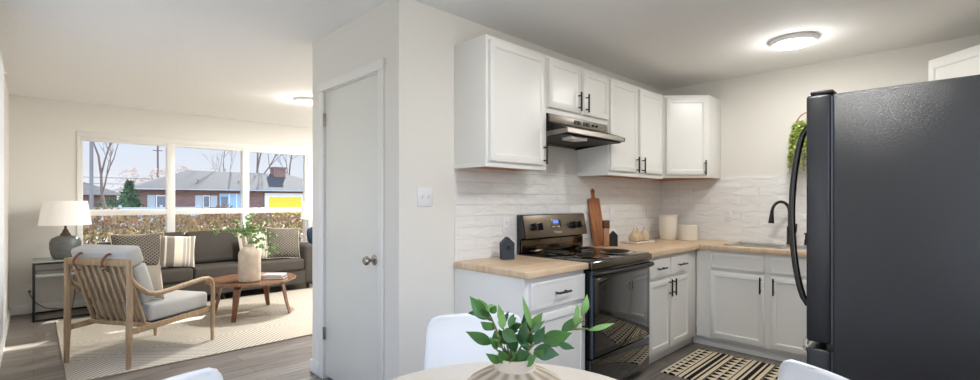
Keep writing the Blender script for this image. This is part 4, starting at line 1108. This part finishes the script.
# hedge in front of the window
t = thing('hedge', 'dry brown hedge growing just outside the picture window', 'hedge', (2.2, 9.3, GZ))
hb, hg, tw = MB(), MB(), MB(); r5 = random.Random(9)
for i in range(15000):
    x = r5.uniform(-3.4, 3.9); y = r5.uniform(-.42, .45); top = 1.72+.05*math.sin(x*3.1)+.04*math.sin(x*7.7)
    z = top*(1-abs(r5.gauss(0, .33))); z = max(.05, min(top, z))
    p = Vector((x, y, z)); d = Vector((r5.uniform(-1, 1), r5.uniform(-1, 1), r5.uniform(-1, 1))).normalized()
    green = (z < 1.45 and r5.random() < .55) or r5.random() < .08
    (hg if green else hb).leaf(p, p+d*r5.uniform(.05, .09), r5.uniform(.03, .05), (r5.uniform(-1, 1), -1, r5.uniform(-1, 1)), 0, .15, 2)
for i in range(260):
    x = r5.uniform(-3.4, 3.9); y = r5.uniform(-.35, .4)
    tw.tube([(x, y, 0), (x+r5.uniform(-.1, .1), y, .8), (x+r5.uniform(-.25, .25), y+r5.uniform(-.1, .1), r5.uniform(1.3, 1.75))], [.012, .008, .004], 4)
tw.build('twigs', M['bark'], t); hb.build('brown_leaves', M['hedge'], t, recalc=False); hg.build('green_leaves', M['hedgegreen'], t, recalc=False)

# neighbour house across the street
t = thing('neighbour_house', 'brick bungalow with grey hipped roof across the street', 'house', (15, 50, GZ))
HX0, HX1, HY0, HY1 = -8.6, 10.2, 0.0, 9.0
MB().box(HX0, HX1, HY0, HY1, 0, 2.9).build('wall', M['brick'], t, smooth=False)
def hip(x0, x1, y0, y1, z0, h, ov, nm='roof', inset=None):
    x0 -= ov; x1 += ov; y0 -= ov; y1 += ov; dy = (y1-y0)/2; ins = inset or dy
    bm = bmesh.new(); v = [bm.verts.new(p) for p in ((x0, y0, z0), (x1, y0, z0), (x1, y1, z0), (x0, y1, z0), (x0+ins, y0+dy, z0+h), (x1-ins, y0+dy, z0+h))]
    for f in ((0, 1, 5, 4), (1, 2, 5), (2, 3, 4, 5), (3, 0, 4), (3, 2, 1, 0)): bm.faces.new([v[i] for i in f])
    m_ = MB(); m_.bm.free(); m_.bm = bm; return m_.build(nm, M['roof'], t, smooth=False)
hip(HX0, HX1, HY0, HY1, 2.95, 2.0, .8)
MB().box(HX0-.8, HX1+.8, HY0-.8, HY0-.72, 2.88, 2.96).box(HX0-.8, HX0-.72, HY0-.8, HY1+.8, 2.88, 2.96).build('fascia', M['shutter'], t, smooth=False)
ck = MB().box(3.95, 5.2, 3.4, 4.6, 3.2, 5.6).box(3.88, 5.27, 3.3, 4.7, 5.45, 5.65).build('chimney', M['brick'], t, smooth=False)
for x, z0, z1, w_, sh in ((-6.9, 1.0, 2.4, .8, True), (-3.4, 1.25, 2.4, .6, True), (7.9, 1.0, 2.4, 1.0, False)):
    f = MB().box(x-w_/2, x+w_/2, -.06, 0.02, z0, z1).build('window', M['fascia'], t, smooth=False)
    MB().box(x-w_/2+.08, x+w_/2-.08, -.09, -.05, z0+.08, z1-.08).build('pane', M['housepane'], f, smooth=False)
    if sh:
        for s in (-1, 1): MB().box(x+s*(w_/2+.33)-.28, x+s*(w_/2+.33)+.28, -.05, 0.02, z0, z1).build('shutter', M['shutter'], t, smooth=False)
f = MB().box(-2.3, -.2, -.05, .02, .6, 2.6).build('entry_panel', M['bluedoor'], t, smooth=False)
MB().box(-2.15, -1.6, -.08, -.04, .9, 2.3).build('pane', M['housepane'], f, smooth=False)
MB().box(-1.5, -1.42, -.08, -.04, .6, 2.6).box(-.85, -.77, -.08, -.04, .6, 2.6).build('mullion', M['fascia'], f, smooth=False)
# front porch post and yellow garage panel
MB().box(1.8, 5.9, -.10, -.02, .2, 2.7).build('garage_surround', M['fascia'], t, smooth=False)
MB().box(2.2, 5.5, -.16, -.09, .3, 2.3).build('garage_door', M['yellow'], t, smooth=False)
for x, y, in ((-3.8, 2.2), (-.2, 2.4)): MB().cyl((x, y-1.0, 3.4), (x, y-1.0, 3.95), .05, seg=8).build('vent_pipe', M['bark'], t)
t = thing('distant_house', 'small house with pale grey roof far left beyond the pole', 'house', (2.0, 62, GZ))
MB().box(-5, 4.2, 0, 8, 0, 2.5).build('wall', M['brick'], t, smooth=False)
hip(-5, 4.2, 0, 8, 2.5, 2.0, .8)

# trees and poles
def branch(mb, p, d, L, r, depth, rr, spread=.55):
    n = 4; pth = [Vector(p)]; dd = Vector(d).normalized()
    for i in range(n):
        dd = (dd+Vector((rr.uniform(-1, 1), rr.uniform(-1, 1), rr.uniform(-.3, .6)))*.13).normalized(); pth.append(pth[-1]+dd*L/n)
    mb.tube(pth, [r*(1-.12*i) for i in range(n+1)], 5)
    if depth == 0: return
    for k in range(3 if depth > 1 else 4):
        i = rr.randint(2, n); nd = (dd+Vector((rr.uniform(-1, 1), rr.uniform(-1, 1), rr.uniform(-.1, .7)))*spread).normalized()
        branch(mb, pth[i], nd, L*rr.uniform(.5, .75), r*.5, depth-1, rr, spread)
def bare_tree(label, x, y, h, r, seed, lean=(0, 0, 1), depth=4, name='bare_tree', m='bark', spread=.55):
    t = thing(name, label, 'tree', (x, y, GZ), 0, 'bare trees outside the window')
    rr = random.Random(seed); mb = MB(); branch(mb, (0, 0, 0), lean, h*.5, r, depth, rr, spread)
    mb.build('trunk', M[m], t); return t
bare_tree('tall bare tree right of the grey pole at the window left', 3.3, 38.0, 9.5, .11, 4)
bare_tree('bare forked tree rising directly behind the chimney', 22.6, 68.0, 17.0, .22, 8, (-.1, 0, 1), 4, spread=.8)
bare_tree('bare tree right of the chimney with spreading limbs', 31.3, 82.0, 17.0, .22, 21, (.12, 0, 1), 4, spread=.8)
bare_tree('bare tree whose twigs cross the middle pane', 23.5, 84.0, 13.0, .14, 33, (-.3, 0, 1), 4)
def bushy_tree(label, x, y, h, w_, seed, m='twig', n=500, conical=False, cat='tree', nm='bushy_tree'):
    t = thing(nm, label, cat, (x, y, GZ), 0, 'bushy trees across the street'); rr = random.Random(seed)
    lf = MB(); tk = MB().tube([(0, 0, 0), (0, 0, h*.8)], [.12, .04], 6)
    for k in range(26):
        z = h*rr.uniform(.25, .9); a = rr.uniform(0, 2*PI); q = w_*.45*(1-z/h*.6 if not conical else (1-z/h))
        tk.tube([(0, 0, z*.7), (q*math.cos(a), q*math.sin(a), z)], [.04, .012], 4)
    tk.build('trunk', M['bark'], t)
    for k in range(n):
        z = h*rr.uniform(.12, 1); rad = w_/2*((1-z/h) if conical else math.sin(PI*min(1, z/h*.9+.08))**.6)*math.sqrt(rr.random())
        a = rr.uniform(0, 2*PI); p = Vector((rad*math.cos(a), rad*math.sin(a), z))
        dd = Vector((rr.uniform(-1, 1), rr.uniform(-1, 1), rr.uniform(-.6, .8))).normalized()
        lf.leaf(p, p+dd*rr.uniform(.18, .4), .12 if not conical else .16, (rr.uniform(-1, 1), -1, rr.uniform(-1, 1)), 0, .1, 2)
    lf.build('foliage', M[m], t, recalc=False)
bushy_tree('dark green conifer left of the brick house corner', 5.4, 46.5, 3.4, 3.0, 1, 'pine', 1400, True, nm='conifer_tree')
bushy_tree('low dark green shrub below the conifer', 4.1, 44, 2.0, 2.4, 2, 'pine', 700, False, nm='conifer_tree')
bushy_tree('pinkish bare-twigged tree behind the left end of the brick roof', 10.6, 66.5, 5.6, 4.6, 3, 'twig', 420)
bushy_tree('pinkish bare-twigged tree beside the wooden utility pole', 14.8, 76, 6.6, 5.0, 4, 'twig', 420)
bushy_tree('pinkish bare-twigged tree right of the tall bare tree', 9.5, 80, 6.2, 5.0, 5, 'twig', 420)
bushy_tree('pale twiggy tree above the distant house at the window left edge', 0.4, 78, 7.0, 5.0, 6, 'twig', 420)
bushy_tree('pale twiggy tree peeking over the roof ridge in the middle pane', 17.5, 72, 6.6, 4.0, 7, 'twig', 260)
t = thing('street_pole', 'slim grey pole standing near the left edge of the window', 'pole', (1.72, 25.5, GZ))
MB().cyl((0, 0, 0), (0, 0, 7.5), .07, .06).build('pole_shaft', M['polemat'], t)
MB().lathe([(.13, 0), (.13, .03), (.07, .05), (0, .05)], 16).build('base_collar', M['polemat'], t)
t = thing('utility_pole', 'wooden utility pole with short crossarm behind the left end of the house', 'pole', (11.4, 72.7, GZ))
MB().cyl((0, 0, 0), (0, 0, 9.0), .13, .10).build('pole_shaft', M['bark'], t)
MB().box(-.5, .5, -.05, .05, 8.3, 8.4).build('crossarm', M['bark'], t)
o = MB().tube([(-40+i*8, 60, 4.2+GZ+.02*(i-6)**2) for i in range(13)], .03, 5).tube([(-40+i*8, 60.3, 3.6+GZ+.02*(i-6)**2) for i in range(13)], .03, 5).build('power_line', M['polemat'])
tag(o, 'sagging power line crossing behind the bare tree', 'cable')
o = MB().box(-12, 9, 40, 40.12, GZ, GZ+1.45)
for i in range(10): o.box(-12+i*2.3, -11.85+i*2.3, 39.95, 40.17, GZ, GZ+1.6)
o = o.build('garden_fence', M['shutter'], smooth=False)
tag(o, 'low white fence across the street at the left of the window', 'fence')
